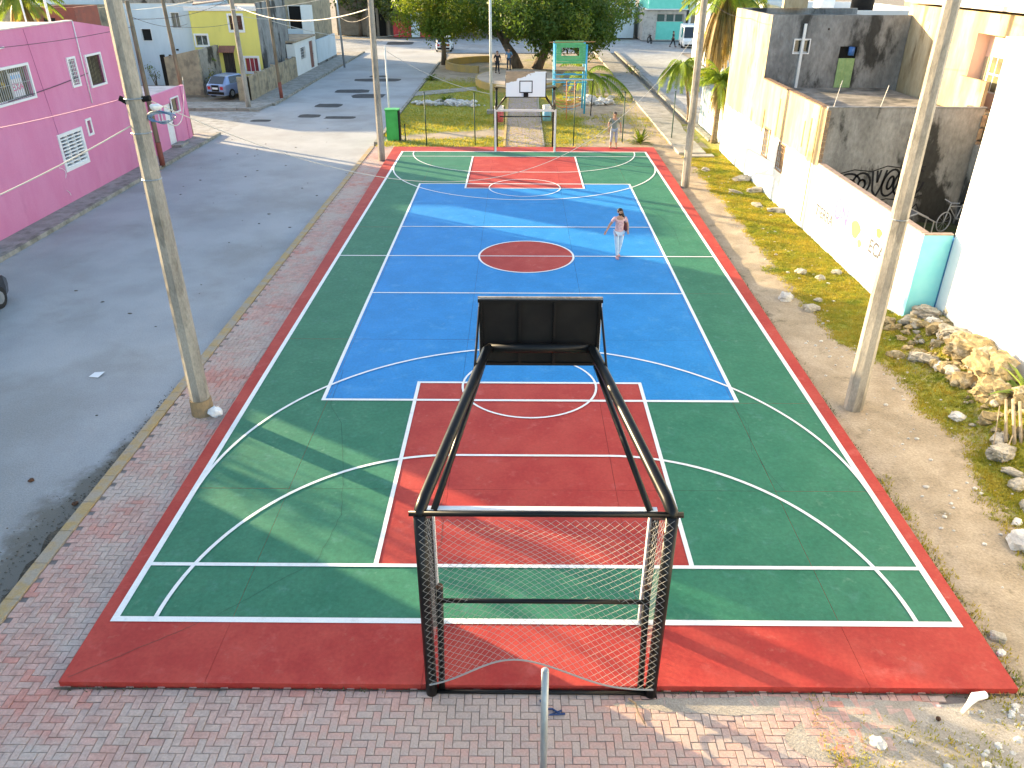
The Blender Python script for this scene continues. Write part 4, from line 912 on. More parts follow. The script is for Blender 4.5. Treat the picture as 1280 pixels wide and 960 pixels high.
tree('shade_tree', 'huge dark shade tree in the park behind the far goal', .6, 50.5, 2.1, mk_clusters(1,(.8,49.5,4.5),5.6,5.5,3.3,80,.85,1.5,.75)+mk_clusters(2,(4.4,49,4.2),4.6,4.6,3.2,60,.8,1.4,.8), 175, .27, [LEAF1,LEAF1,LEAF2], 21, .42, trunks=[(-.3,51,-1.5,50.5),(1.3,50.8,2.4,50)])
tree('shade_tree', 'sunlit yellow green tree at the left side of the park', -7.3, 54.2, 2.3, mk_clusters(3,(-6.2,52.5,4.5),4.0,4.0,3.2,75,.7,1.25,.75)+mk_clusters(33,(-8.8,51.5,5.0),2.4,2.6,2.6,30,.6,1.0), 190, .24, [LEAF2,LEAF2,LEAF2], 22, .22)
tree('shade_tree', 'broad dark tree at the back of the park on the right', 5.8, 57, 2.4, mk_clusters(4,(5.6,56,5.2),5.0,5,3.4,75,.9,1.4,.8), 120, .3, [LEAF1,LEAF3,LEAF1], 23, .35)
bgroup = 'background trees beyond the far street'
for i, (x, y, h, r, mm, lab) in enumerate([(-6,86,4.5,3.4,[LEAF1,LEAF3],'bushy tree on the far street behind the yellow green park tree'),(1,87,4.8,3.8,[LEAF1,LEAF3],'bushy tree on the far street behind the park trunks'),(8.5,86.5,4.6,3.6,[LEAF1,LEAF2],'bushy tree on the far street left of the teal house'),(-28,85.5,4.2,3.2,[LEAF3,LEAF2],'grey green tree on the far street above the blue wall'),(-21,87,4.6,3.6,[LEAF3,LEAF1],'greyish tree over the gateway beyond the far street, left'), (-15.6,85,4.0,2.6,[LEAF3,LEAF2],'small grey green tree left of the red wall beyond the far street'), (-10,90,5.5,4,[LEAF1,LEAF2],'dark tree behind the pale building beyond the far street'),
        (-3,92,6,5,[LEAF1,LEAF3],'tree hidden behind the big park trees, left half'), (7,93,6.5,5,[LEAF1,LEAF3],'tree hidden behind the big park trees, right half'), (26,90,5.5,4,[LEAF3,LEAF1],'tree right of the teal fronted house'), (-32,88,5,4.5,[LEAF3,LEAF1],'tree at the far left end of the cross street'), (-42,70,6,5,[LEAF1,LEAF3],'tree behind the roofs of the left street')]):
    tree('tree', lab, x, y, h*.4, mk_clusters(40+i,(x,y,h),r,r*.8,h*.55,34,.9,1.5), 60, .42, mm, 60+i, .22, group=bgroup)
# unseen tree added in the gap, its crown shaped to dapple sun on the court
tree('dapple_tree', 'unseen slender tree added to dapple the sun in the gap between the pink and the cream house beyond the left edge', -20.2, -2.9, 2.2, mk_clusters(71,(-20.2,-2.7,3.5),1.1,.9,1.2,12,.3,.55)+mk_clusters(73,(-20.0,-1.7,5.2),.9,.9,.9,10,.35,.6)+mk_clusters(74,(-20.4,-3.4,5.6),.5,.5,.6,4,.25,.4), 190, .16, [LEAF1,LEAF2], 72, .11)

def frond(q, base, az_, el_, L, w_, droop, n=9, leaflets=11, fold=.35, curl=0, rnd=random):
    """pinnate leaf made of a rachis and pairs of narrow leaflets"""
    d = Vector((math.cos(az_)*math.cos(el_), math.sin(az_)*math.cos(el_), math.sin(el_))); p = Vector(base); pts = [p.copy()]; st = L/n
    for k in range(n):
        d = (d+Vector((0,0,-droop/n))).normalized(); p = p+d*st; pts.append(p.copy())
    q.tube([tuple(v) for v in pts], [.022*(1-.8*k/n)*max(1,L) for k in range(n+1)], 4, cap=False)
    side0 = Vector((-math.sin(az_), math.cos(az_), 0))
    for k in range(leaflets*2):
        t = .12+.88*(k//2)/leaflets; i = min(n-1, int(t*n)); c = pts[i].lerp(pts[i+1], t*n-i); d = (pts[i+1]-pts[i]).normalized()
        sgn = 1 if k % 2 else -1; l = w_*math.sin(math.pi*min(.97, .15+t*.8))**.6*rnd.uniform(.8,1.1)
        tip = c+(side0*sgn*.8+d*.55+Vector((0,0,-fold-droop*.25+rnd.uniform(-.15,.1)))).normalized()*l
        wv = d*.028*max(1, L*.7)
        q.quad(tuple(c-wv), tuple(c.lerp(tip,.5)-wv*.9), tuple(tip), tuple(c.lerp(tip,.5)+wv*.9)) if False else q.add([tuple(c-wv), tuple(c+wv), tuple(c.lerp(tip,.55)+wv*.9+Vector((0,0,.02))), tuple(tip), tuple(c.lerp(tip,.55)-wv*.9+Vector((0,0,.02)))], [(0,1,2,3,4)])
def palm(label, x, y, h, r, nf, L, seed, lean=(0,0), dead=0, deadL=2, m_=PALML, el=(.0,1.2), droop=1.5, w_=.35, leaflets=12):
    root = thing('palm_tree', label, 'palm', (x, y, -.1)); rnd = random.Random(seed)
    q = MB(); n = 12
    q.tube([(x+lean[0]*(k/n)**2, y+lean[1]*(k/n)**2, -.12+(h+.12)*k/n) for k in range(n+1)], [r*(1.25 if k == 0 else 1-.25*k/n)*(1+.06*(k%2)) for k in range(n+1)], 10); q.build('trunk', PALMT, root, smooth=True)
    top = (x+lean[0], y+lean[1], h)
    q = MB()
    for k in range(nf): frond(q, top, rnd.uniform(0,.4)+k*2.4, lerp(el[0], el[1], rnd.random()), L*rnd.uniform(.8,1.1), w_, droop*rnd.uniform(.8,1.2), leaflets=leaflets, rnd=rnd)
    q.build('fronds', m_, root)
    if dead:
        q = MB()
        for k in range(dead): frond(q, (top[0],top[1],top[2]-.15), rnd.uniform(0,6.28), rnd.uniform(-.9,-.2), deadL*rnd.uniform(.7,1.1), w_*.9, 3.4, leaflets=leaflets, fold=.9, rnd=rnd)
        q.build('dead_fronds', PALMD, root)
    return root
palm('short palm with bright fronds at the foot of the cream street wall', 10.15, 18.6, 2.95, .16, 38, 1.75, 1, dead=18, deadL=1.6, w_=.5, leaflets=14)
palm('drooping feathery palm beside the right road', 10.0, 25.0, 3.0, .09, 30, 2.1, 2, lean=(-.75,-.3), droop=2.8, w_=.5, leaflets=16)
palm('tall palm with long hanging dead fronds beyond the cream wall', 10.9, 22.6, 6.9, .15, 22, 2.8, 3, dead=44, deadL=4.0, w_=.65, leaflets=20)
palm('second tall shaggy palm behind the first, over the aqua wall', 12.2, 24.8, 7.0, .15, 18, 2.6, 4, dead=34, deadL=3.6, w_=.6, leaflets=18)
palm('palm crown rising behind the pink roof at the left edge', -22.75, 14.5, 7.1, .16, 34, 2.0, 5, dead=22, deadL=2.4, w_=.5, leaflets=18)
palm('small palm growing against the yellow house', -23.9, 37.4, 1.9, .10, 20, 1.5, 6, droop=2.2, w_=.4, leaflets=12)
palm('dark green palm leaning over the rubble in the park', 4.9, 34.6, 1.4, .14, 18, 2.5, 7, lean=(-.3,.2), droop=2.2, w_=.5, leaflets=16)
q = MB(); rr = random.Random(9); frond(q, (5.6,34.4,1.2), -.8, -.1, 4.2, .5, 1.2, leaflets=20, rnd=rr); frond(q, (5.5,34.6,1.4), -.35, .1, 3.8, .5, 1.6, leaflets=18, rnd=rr)
q.build('fallen_frond', PALML, label='long palm frond fallen towards the court from the leaning palm', cat='palm frond')
def low_plant(name, label, x, y, n, L, m_, seed, z=-.1, up=(.5,1.35), w_=.12, droop=1.0):
    rnd = random.Random(seed); root = thing(name, label, 'plant', (x,y,z)); q = MB()
    for k in range(n):
        a = rnd.uniform(0, 6.28); e = rnd.uniform(*up); d = Vector((math.cos(a)*math.cos(e), math.sin(a)*math.cos(e), math.sin(e))); s_ = Vector((-math.sin(a), math.cos(a), 0)); l = L*rnd.uniform(.7,1.15)
        p0 = Vector((x+rnd.uniform(-.05,.05), y+rnd.uniform(-.05,.05), z+.02)); P = [p0]
        for j in range(4): d = (d+Vector((0,0,-droop*.25))).normalized(); P.append(P[-1]+d*l/4)
        for j in range(4):
            wa = w_*[.3,.8,1,.7,0][j]*.5; wb = w_*[.3,.8,1,.7,0][j+1]*.5
            q.quad(tuple(P[j]-s_*wa), tuple(P[j]+s_*wa), tuple(P[j+1]+s_*(wb+.001)), tuple(P[j+1]-s_*(wb+.001)))
    q.build('leaves', m_, root); return root
lp = low_plant('agave_plant', 'spiky green plant in the yellow grass beyond the far right court corner', 6.2, 18.35, 60, .85, LEAF2, 1, w_=.09)
q = MB(); q.tube([(6.2,18.35,-.12),(6.2,18.35,.25)], .05, 7); q.build('stem', BARK, lp)
low_plant('bush', 'small bright green bush between the stone heaps in the park', -5.2, 31.5, 70, .9, LEAF2, 2, w_=.16, droop=1.6)
low_plant('weed_clump', 'yellow green weed on the park kerb by the street', -7.4, 43.3, 50, .8, LEAF2, 3, w_=.15, droop=1.6)
low_plant('yucca_plant', 'leafy fronds poking in at the right edge beside the white wall', 10.55, -9.7, 40, 1.1, PALML, 4, z=.1, w_=.11, droop=1.4)
def shrub(label, x, y, cl, m_, seed, size=.12, n=200):
    root = thing('shrub', label, 'shrub', (x,y,-.1)); blob_crown(cl, n, size, m_, seed).build('foliage', m_, root)
    q = MB(); rnd = random.Random(seed)
    for c, r in cl[:5]: q.tube([(x,y,-.1), (lerp(x,c[0],.6), lerp(y,c[1],.6), c[2]*.5), c], [.04,.03,.015], 5)
    q.build('stems', BARK, root, kind='stuff')
shrub('dark bare looking shrub between the concrete wall and the blue car', -22.9, 36, mk_clusters(5,(-22.9,36,.8),.6,.5,.8,12,.3,.5), [LEAF3,GRASSM], 5, .14, 150)
shrub('sparse shrub behind the pink gatehouse roof', -27.6, 38, mk_clusters(6,(-27.6,38,1.0),.9,.5,.7,9,.25,.45), [LEAF3,LEAF2], 6, .14, 110)
shrub('low green shrub under the far right tree row', 9.4, 47, mk_clusters(8,(9.4,47,.3),.5,1.4,.3,9,.25,.4), [LEAF2,LEAF1], 8, .14, 110)
# grass blades on the verge and in the park
def grass(name, fn, zf, boxes, n, hgt, seed, thr, m_=GRASSM):
    rnd = random.Random(seed); q = MB()
    for (x0,x1,y0,y1,k) in boxes:
        for _ in range(int(n*k)):
            x, y = rnd.uniform(x0,x1), rnd.uniform(y0,y1); g = fn(x, y)+rnd.uniform(-.28,.28)
            if g < thr: continue
            z = zf(x, y)-.01
            for b_ in range(3):
                a = rnd.uniform(0,6.28); h = hgt*rnd.uniform(.5,1.3); bx, by = x+rnd.uniform(-.04,.04), y+rnd.uniform(-.04,.04); c, s_ = math.cos(a), math.sin(a); w2 = .008+.004*h/.06
                q.add([(bx-s_*w2,by+c*w2,z),(bx+s_*w2,by-c*w2,z),(bx+c*h*.7,by+s_*h*.7,z+h)], [(0,1,2)])
    return q.build(name, m_, kind='stuff', label=None)
tag(grass('grass', verge_g, verge_h, [(6.8,10.05,-4,6,.42),(6.8,10.8,-12,-4,.36),(6.4,9.4,-17,-12,.22),(3.5,8.8,-20,-17.02,.16),(7.4,10,6,17,.26)], 62000, .06, 1, .40), 'yellow green grass growing on the strip right of the court', 'grass')
tag(grass('grass', park_g, lambda x, y: GZ+.02, [(-7.7,8,17.2,27,.5),(-7.7,8,27,45,.5)], 26000, .09, 2, .5), 'grass growing in the park behind the far goal', 'grass')
# weeds hugging the court rim
rim = lambda x, y: .62
q = MB(); rnd = random.Random(12)
for _ in range(5200):
    if rnd.random() < .6: y = rnd.uniform(-17,16.8); x = ex(y)+abs(rnd.gauss(0,.05))+.01; k = sstep(6,-6,y)
    else: x = rnd.uniform(-6.3,6.6); y = -16.98-abs(rnd.gauss(0,.04)); k = .25+.6*max(0,nz(x,0,1.2))
    if rnd.random() > k*(.55+nz(x,y,.9)): continue
    a = rnd.uniform(0,6.28); h = rnd.uniform(.02,.07); c, s_ = math.cos(a), math.sin(a)
    q.add([(x-s_*.01,y+c*.01,-.1),(x+s_*.01,y-c*.01,-.1),(x+c*h*.8,y+s_*h*.8,-.1+h)], [(0,1,2)])
q.build('weeds', LEAF3, kind='stuff', label='tiny weeds along the rim of the court slab', cat='weeds')

# ------------------------------------------------------------------ rocks and litter
def rock(label, x, y, sx, sy, sz, m_, seed, z=None, name='rock', group='loose rocks on the right verge'):
    rnd = random.Random(seed); zz = verge_h(x, y) if z is None else z
    bm = bmesh.new(); bmesh.ops.create_icosphere(bm, subdivisions=4 if sx > .28 else 3, radius=1)
    for v in bm.verts:
        d = v.co.normalized(); f_ = 1+.38*noise.noise(d*1.6+Vector((seed*3.1,0,0)))+.24*noise.noise(d*3.7+Vector((0,seed*1.7,0)))+.14*noise.noise(d*7+Vector((seed,0,0)))+(.10*noise.noise(d*16) if sx > .28 else 0)
        c = d*f_; c = Vector([math.copysign(abs(t)**.8, t) for t in c]); v.co = Vector((c.x*sx, c.y*sy, c.z*sz))
    me = bpy.data.meshes.new(name); bm.to_mesh(me); bm.free(); me.materials.append(m_)
    for p in me.polygons: p.use_smooth = False
    o = bpy.data.objects.new(name, me); C.objects.link(o); o.location = (x, y, zz+sz*.45); o.rotation_euler = (rnd.uniform(-.2,.2), rnd.uniform(-.2,.2), rnd.uniform(0,6))
    return tag(o, label, 'rock', group)
for k, (lab, x, y, sx, sy, sz, m_) in enumerate([
    ('round white boulder on the dirt path beside the court',7.38,-3.38,.17,.17,.15,STONEW), ('flat tan rock just right of the white boulder',7.9,-4.1,.26,.17,.11,STONE),
    ('small grey rock in the grass before the low white wall',8.5,-1.2,.17,.14,.09,STONE), ('second small rock in the grass, nearer the wall',8.95,-1.7,.15,.11,.08,STONE), ('pebbly dark rock at the foot of the low white wall',9.6,-1.2,.13,.14,.09,STONE),
    ('small flat stone in the grass right of the tan rock',8.3,-3.4,.12,.1,.06,STONE),
    ('squarish white stone set in the ground below the rocky bank',9.05,-9.9,.19,.15,.07,STONEW), ('large grey boulder with sticks leaning on it',9.1,-11.45,.33,.21,.15,STONE), ('dark boulder behind the large grey one',9.35,-10.95,.24,.15,.10,STONE),
    ('brown boulder below the large grey one',8.95,-12.35,.2,.13,.11,STONE), ('flat rock between the two boulders at the right edge',9.05,-12.0,.22,.1,.06,STONE), ('pale boulder cut by the right edge, upper',9.5,-12.0,.18,.2,.16,STONE),
    ('grey rock cluster at the right edge',8.75,-13.0,.17,.12,.1,STONE), ('white flat rock near the right edge',8.35,-13.4,.1,.07,.05,STONEW), ('big white boulder cut by the right edge',8.15,-14.0,.27,.25,.17,STONEW),
    ('block of rough limestone under the aqua wall end',10.45,-5.25,.36,.20,.20,STONE), ('pale rock lying in front of the limestone block',10.55,-5.75,.33,.16,.13,STONEW), ('rock wedged between aqua wall and white building',10.95,-5.45,.14,.2,.16,STONE),
    ('dark rock on the grass below the bank',9.35,-7.3,.22,.16,.11,STONE), ('pale stones below the dark rock',9.55,-7.95,.2,.13,.08,STONEW),
    ('large golden boulder in the bank against the white wall',10.35,-7.6,.42,.5,.30,EARTH), ('long golden boulder lower in the bank',10.25,-8.7,.40,.55,.28,EARTH), ('ochre rock at the low end of the bank',9.9,-9.5,.34,.36,.20,EARTH), ('grey topped rock high on the bank',10.45,-6.7,.32,.42,.20,STONE), ('crumbling earth lump at the foot of the bank',9.75,-8.7,.26,.32,.16,EARTH), ('mossy rock against the white wall near the right edge',10.45,-9.9,.3,.36,.22,EARTH),
    ('small grey rock on the dirt near the court corner',6.62,-16.0,.11,.09,.06,STONE), ('white pebble stone by the near right court corner',6.5,-16.3,.07,.05,.04,STONEW), ('pale stone on the sand below the near court edge',4.2,-17.75,.1,.08,.05,STONEW), ('stone lying in the scrub at the bottom edge',3.0,-18.3,.09,.05,.03,STONEW),
    ('chunk of rubble beside the far right pole',8.4,12.3,.2,.15,.1,STONE), ('pale rubble by the cream wall foot',9.6,10.5,.3,.4,.12,STONE), ('flat rubble in the grass near the cream wall',9.2,6.4,.3,.18,.07,STONE), ('rubble heap end at the wall foot',9.8,8.6,.2,.5,.14,STONE),('low rock along the wall foot',9.75,5.6,.16,.4,.12,STONE),('thin slab of rubble in the grass halfway along the wall',8.9,8.4,.35,.12,.05,STONE)]):
    rock(lab, x, y, sx, sy, sz, m_, k+1)
rnd = random.Random(5); q = MB()
for _ in range(520):
    m_ = rnd.random()
    if m_ < .45: x, y = rnd.gauss(6.0,.7), rnd.gauss(-17.9,.5)
    elif m_ < .75: x, y = rnd.uniform(6.9,9.6), rnd.uniform(-15,-6)
    else: x, y = rnd.uniform(7.6,9.7), rnd.uniform(-6,12)
    if x < ex(y)+.05 and y > -17.05: continue
    r = abs(rnd.gauss(0,.018))+.008; q.ball((x,y,verge_h(x,y)+r*.3), r, sc=(1.3,1,.7), n=5, m_=4, jit=.25)
q.build('gravel', STONEW, kind='stuff', label='loose pale pebbles scattered on the right verge', cat='gravel')
q = MB()
for _ in range(420):
    c = rnd.choice([(-5.0,31.2,.9,.9),(-3.9,30.6,.8,.6),(-6.3,31.0,.8,.6),(4.8,32.6,1.2,.8),(5.2,31.5,.9,.6)])
    x, y = rnd.gauss(c[0],c[2]*.5), rnd.gauss(c[1],c[3]*.5); r = abs(rnd.gauss(0,.08))+.04
    q.ball((x,y,GZ+rnd.uniform(0,.22)), r, sc=(1.3,1,.7), n=6, m_=4, jit=.3)
q.build('rubble', STONEW, kind='stuff', label='heaps of pale rubble in the park grass', cat='rubble')
rnd = random.Random(31); q = MB()
for _ in range(260):
    y = rnd.uniform(-11,-5.2); x = rnd.uniform(9.2+.25*math.sin(y*2), 10.7); r_ = abs(rnd.gauss(0,.07))+.03
    if rnd.random() > sstep(9.0,10.0,x+.3): continue
    n0 = len(q.v); q.cur = rnd.choice((0,0,0,0,1)); q.ball((x,y,verge_h(x,y)+r_*.35), r_, sc=(rnd.uniform(.8,1.6),rnd.uniform(.7,1.3),rnd.uniform(.5,.9)), n=7, m_=5, jit=.32)
q.build('bank_rubble', [EARTH, STONE, STONEW], kind='stuff', label='broken limestone and earth lumps on the bank under the white wall', cat='rubble')
lg = thing('stick_bundle', 'bundle of pale sticks leaning on the rocks at the right edge', 'sticks', (9.5,-11.2,0))
for k, (a, b_, r) in enumerate([((9.62,-10.35,.62),(9.33,-11.15,.12),.032),((9.72,-10.4,.66),(9.45,-11.25,.10),.036),((9.80,-10.5,.66),(9.55,-11.3,.1),.034),((9.9,-10.6,.64),(9.58,-11.5,.06),.036),((9.5,-10.4,.5),(9.0,-11.3,.16),.012),((9.45,-11.1,.24),(8.95,-11.75,.05),.014)]):
    q = MB(); q.tube([a, b_], [r*.85, r], 8); q.build('stick', mat('pale_stick', (.42,.33,.22), (.26,.20,.13), 6, rough=.9), lg, smooth=True)
WP = mat('white_plastic', (.78,.79,.80), rough=.4)
q = MB(); q.tube([(5.45,-17.3,-.05),(5.6,-17.18,-.02),(5.7,-17.1,.0),(5.86,-17.06,-.01)], [.02,.035,.06,.05], 8); q.build('plastic_bottle', WP, label='crushed white plastic bottle by the near right court corner', cat='litter')
q = MB(); q.ball((5.1,-17.4,-.05), .032, n=8); q.build('dry_fruit', RUST, label='small round brown fruit on the sand near the court corner', cat='litter')
q = MB(); q.ball((-6.66,-9.98,.02), .13, sc=(1.2,.9,.9), n=10, jit=.18); q.build('plastic_bag', WP, label='white plastic bag against the foot of the near left pole', cat='litter')
q = MB(); q.quad((-10.35,-8.05,-.185),(-10.1,-8.1,-.18),(-10.05,-7.85,-.15),(-10.3,-7.85,-.17)); q.build('paper_scrap', WP, label='scrap of white paper on the grey road', cat='litter')
q = MB(); q.tube([(.05,-17.15,-.07),(.1,-17.3,-.05),(.2,-17.28,-.07),(.28,-17.36,-.05),(.32,-17.3,-.07),(.16,-17.38,-.06),(.36,-17.36,-.06)], .014, 5); q.build('blue_cord', mat('cord_blue', (.03,.06,.16), rough=.7), label='tangled dark blue cord on the paving beside the pipe post', cat='litter')
q = MB(); q.tube([(1.2,-17.12,-.06),(1.28,-17.2,-.05),(1.3,-17.34,-.06),(1.36,-17.5,-.06)], .011, 5); q.build('twig', BARK, label='dark twig on the paving at the near right goal foot', cat='litter')
for (x, y, lab) in ((-8.22,-12.9,'dry leaf cup lying in the road gutter near the yellow kerb'),(-9.4,-12.2,'dark leaf on the road')):
    q = MB(); q.ball((x,y,-.17), .06, sc=(1,1,.4), n=8, jit=.2); q.build('dead_leaf', RUST, label=lab, cat='litter')
q = MB()
for _ in range(60):
    x, y = rnd.uniform(-16,-8.2), rnd.uniform(-12,24); r = rnd.uniform(.015,.05); q.ball((x,y,-.19), r, sc=(1.4,1,.3), n=5, m_=4, jit=.3)
for _ in range(700):
    y = rnd.uniform(-16.5,-8.5); x = -8.0-abs(rnd.gauss(0,.10+.3*sstep(-10.5,-14,y))); r = rnd.uniform(.004,.017); q.ball((x,y,-.185), r, sc=(1.3,1,.5), n=5, m_=4, jit=.3)
q.build('road_grit', mat('grit', (.16,.14,.11), (.09,.08,.065), 9, rough=1), kind='stuff', label='dark grit and leaf bits scattered on the road', cat='grit')

# ------------------------------------------------------------------ park furniture
CAB = mat('cabinet_green', (.06,.42,.10), (.05,.36,.08), 3, rough=.5)
gcab = thing('green_cabinet', 'bright green metal cabinet at the far left corner of the court', 'cabinet', (-7.0,19.1,-.1))
q = MB(); q.box(-7.34,-6.69,18.85,19.35,-.1,1.48); q.build('body', CAB, gcab)
q = MB(); q.box(-6.687,-6.63,18.84,19.36,-.1,1.46); q.build('side_door', BLKD, gcab); q = MB(); q.box(-7.38,-6.62,18.8,19.4,1.482,1.53); q.build('lid', CAB, gcab)
q = MB(); q.box(-7.28,-6.75,18.835,18.848,.0,1.4); q.build('front_panel', CAB, gcab)
fpm = mat('fence_post_green', (.015,.06,.045), rough=.5)
for (x, y, h, lab) in ((-5.09,17.75,2.55,'dark green fence post nearest the green cabinet'),(-2.55,17.9,2.52,'dark green fence post left of the far goal'),(2.62,17.8,2.62,'dark green fence post right of the far goal'),(5.28,18.65,2.44,'dark green fence post beside the standing man'),(8.02,19.3,2.4,'dark green fence post on the edge of the right walk'),(-6.35,18.9,.75,'short dark post right of the green cabinet')):
    t = thing('fence_post', lab, 'post', (x,y,-.1), 'dark fence posts behind the far end line')
    q = MB(); q.tube([(x,y,-.12),(x-.01,y,h)], .028, 8); q.build('tube', fpm, t, smooth=True)
    q = MB(); q.ball((x-.01,y,h), .034, n=8); q.build('cap', BLKD, t)
# brick path
PB = mat('path_paver', (.42,.33,.30), (.34,.28,.26), 3, rough=.95, fine=.15); path = thing('path', 'x', 'x'); C.objects.unlink(path); bpy.data.objects.remove(path)
q = MB(); q.box(-.95,1.0,17.2,44,-.24,-.062); pth = q.build('brick_path', PB, kind='structure')
q = MB()
for j in range(90):
    for i in range(9): q.box(-.93+i*.213, -.93+i*.213+.203, 17.3+j*.29+(i%2)*.14, 17.3+j*.29+.28+(i%2)*.14, -.07, -.052+random.uniform(-.002,.002))
q.build('path_paving', PB, pth, kind='stuff')
q = MB(); q.box(-1.07,-.952,17.2,40,-.2,-.01); q.build('path_kerb', mat('kerb_yellow_strong', (.55,.38,.10), (.42,.30,.12), 2), kind='structure'); q = MB(); q.box(1.002,1.1,17.2,40,-.2,-.01); q.build('path_kerb', KERB, kind='structure')
YWALL = mat('planter_yellow', (.46,.31,.09), (.36,.27,.12), 1.4, rough=.9)
def disc(label, cx, cy, rx, ry, h, top, name='raised_terrace', cat='terrace'):
    root = thing(name, label, cat, (cx,cy,-.1)); n = 40; P = [(cx+rx*math.cos(2*math.pi*k/n), cy+ry*math.sin(2*math.pi*k/n)) for k in range(n)]
    q = MB(); q.prism(P, -.2, h-.004); q.build('rim_wall', YWALL, root); q = MB(); q.quad(*[(cx+(x-cx)*.96, cy+(y-cy)*.96, h+.004) for x, y in P]); q.build('paved_top', top, root); return root
disc('round raised terrace with a yellow rim where the brick path ends', -.3, 41.5, 3.4, 5.2, .42, mat('terrace_sand', (.46,.37,.28), (.36,.29,.22), 1, rough=.95, fine=.12))
q = MB()
n = 30; P = []
for k in range(n+1): t = R(lerp(100, 250, k/n)); P.append((-2.2+4.6*math.cos(t), 52+4.4*math.sin(t)))
for a, c in zip(P, P[1:]):
    d = Vector((c[0]-a[0], c[1]-a[1])).normalized(); s_ = Vector((-d.y, d.x))*.14; q.prism([(a[0]-s_.x,a[1]-s_.y),(c[0]-s_.x,c[1]-s_.y),(c[0]+s_.x,c[1]+s_.y),(a[0]+s_.x,a[1]+s_.y)], -.1, .48)
q.build('planter_wall', YWALL, label='curved low yellow planter wall under the big park trees', cat='wall')
q = MB(); q.prism([(-7.75,34.6),(-3.4,37.6),(-3.6,39.2),(-7.75,36.6)], -.2, -.04); q.build('cross_path', CONC, kind='structure')
# playground
BLU = mat('play_blue', (.05,.36,.62), (.06,.40,.62), 4, rough=.5); GRN = mat('play_green', (.10,.42,.20), (.08,.36,.17), 4, rough=.5); ORG = mat('play_orange', (.60,.22,.06), (.4,.2,.1), 5, rough=.6)
pg = thing('climbing_tower', 'blue and green climbing tower with a slatted panel in the park', 'playground tower', (3,28.5,-.1))
for x, y in ((1.98,27.8),(3.9,27.6),(1.98,29.6),(3.9,29.6)):
    q = MB(); q.tube([(x,y,-.1),(x,y,3.95)], .06, 8); q.build('post', BLU, pg, smooth=True)
for z in (2.86,2.99,3.12,3.25,3.38,3.51,3.64,3.77,3.88):
    for yy in (27.62, 29.6):
        for xa, xb in (((2.04,2.35),(3.45,3.84)) if 3.05 < z < 3.7 and yy < 28 else () if 3.05 < z < 3.7 else ((2.04,3.84),)):
            MB().box(xa,xb,yy-.03,yy+.03,z,z+.115).build('slat', GRN, pg)
q = MB(); q.box(1.95,3.93,27.66,29.56,2.4,2.48); q.build('platform', WOODP, pg)
for z in (1.75,1.95,2.2): q = MB(); q.box(1.9,4.0,27.52,27.58,z,z+.07); q.build('rail', BLU, pg)
q = MB(); q.tube([(1.6,27.5,4.08),(4.4,27.5,4.12)], .03, 6); q.build('top_bar', mat('dull_orange_pipe', (.35,.20,.10), rough=.7), pg)
for k in range(7): q = MB(); q.tube([(2.5,27.5-.12*k,2.3-.33*k),(3.3,27.5-.12*k,2.3-.33*k)], .025, 6); q.build('rung', ORG if k % 2 else BLU, pg)
sw = thing('swing_frame', 'swing frame with pale top bar and orange uprights before the blue tower', 'swing', (2.8,26,-.1))
q = MB(); q.tube([(.95,26.2,2.1),(4.25,26.2,2.1)], .045, 8); q.build('top_bar', PGREY, sw, smooth=True)
for x, m_, y in ((4.25,BLKD,26.9),(2.65,ORG,25.4),(3.15,ORG,25.6),(.95,PGREY,26.9)):
    q = MB(); q.tube([(x,y,-.1),(x,26.2,2.1)], .03, 7); q.build('upright', m_, sw, smooth=True)
q = MB()
for z in (.55,.75,.95): q.tube([(1.9,27.1,z),(2.4,26.6,z-.12),(3.0,26.5,z-.14),(3.6,26.9,z)], .03, 6)
q.build('hanging_seat', ORG, sw, kind='stuff')
def drum(x, y, m_, lab):
    r_ = thing('litter_drum', lab, 'bin', (x,y,-.1), 'painted litter drums beside the brick path')
    q = MB(); q.tube([(x,y,.06),(x,y,.4),(x,y,.72)], [.25,.27,.26], 16); q.build('drum', m_, r_, smooth=True)
    q = MB(); q.tube([(x,y,.721),(x,y,.95)], [.27,.27], 16, cap=False); q.build('white_rim', WPAINT, r_, smooth=True)
    for s_ in (-1,1): q = MB(); q.tube([(x+.31*s_,y,-.1),(x+.31*s_,y,.9)], .02, 6); q.build('stand_leg', BLKD, r_)
drum(-1.42, 23.8, mat('drum_red', (.55,.07,.08), (.45,.06,.07), 5, rough=.6), 'pinkish red litter drum left of the brick path'); drum(1.42, 24.2, mat('drum_blue', (.16,.42,.55), rough=.6), 'pale blue litter drum right of the brick path')
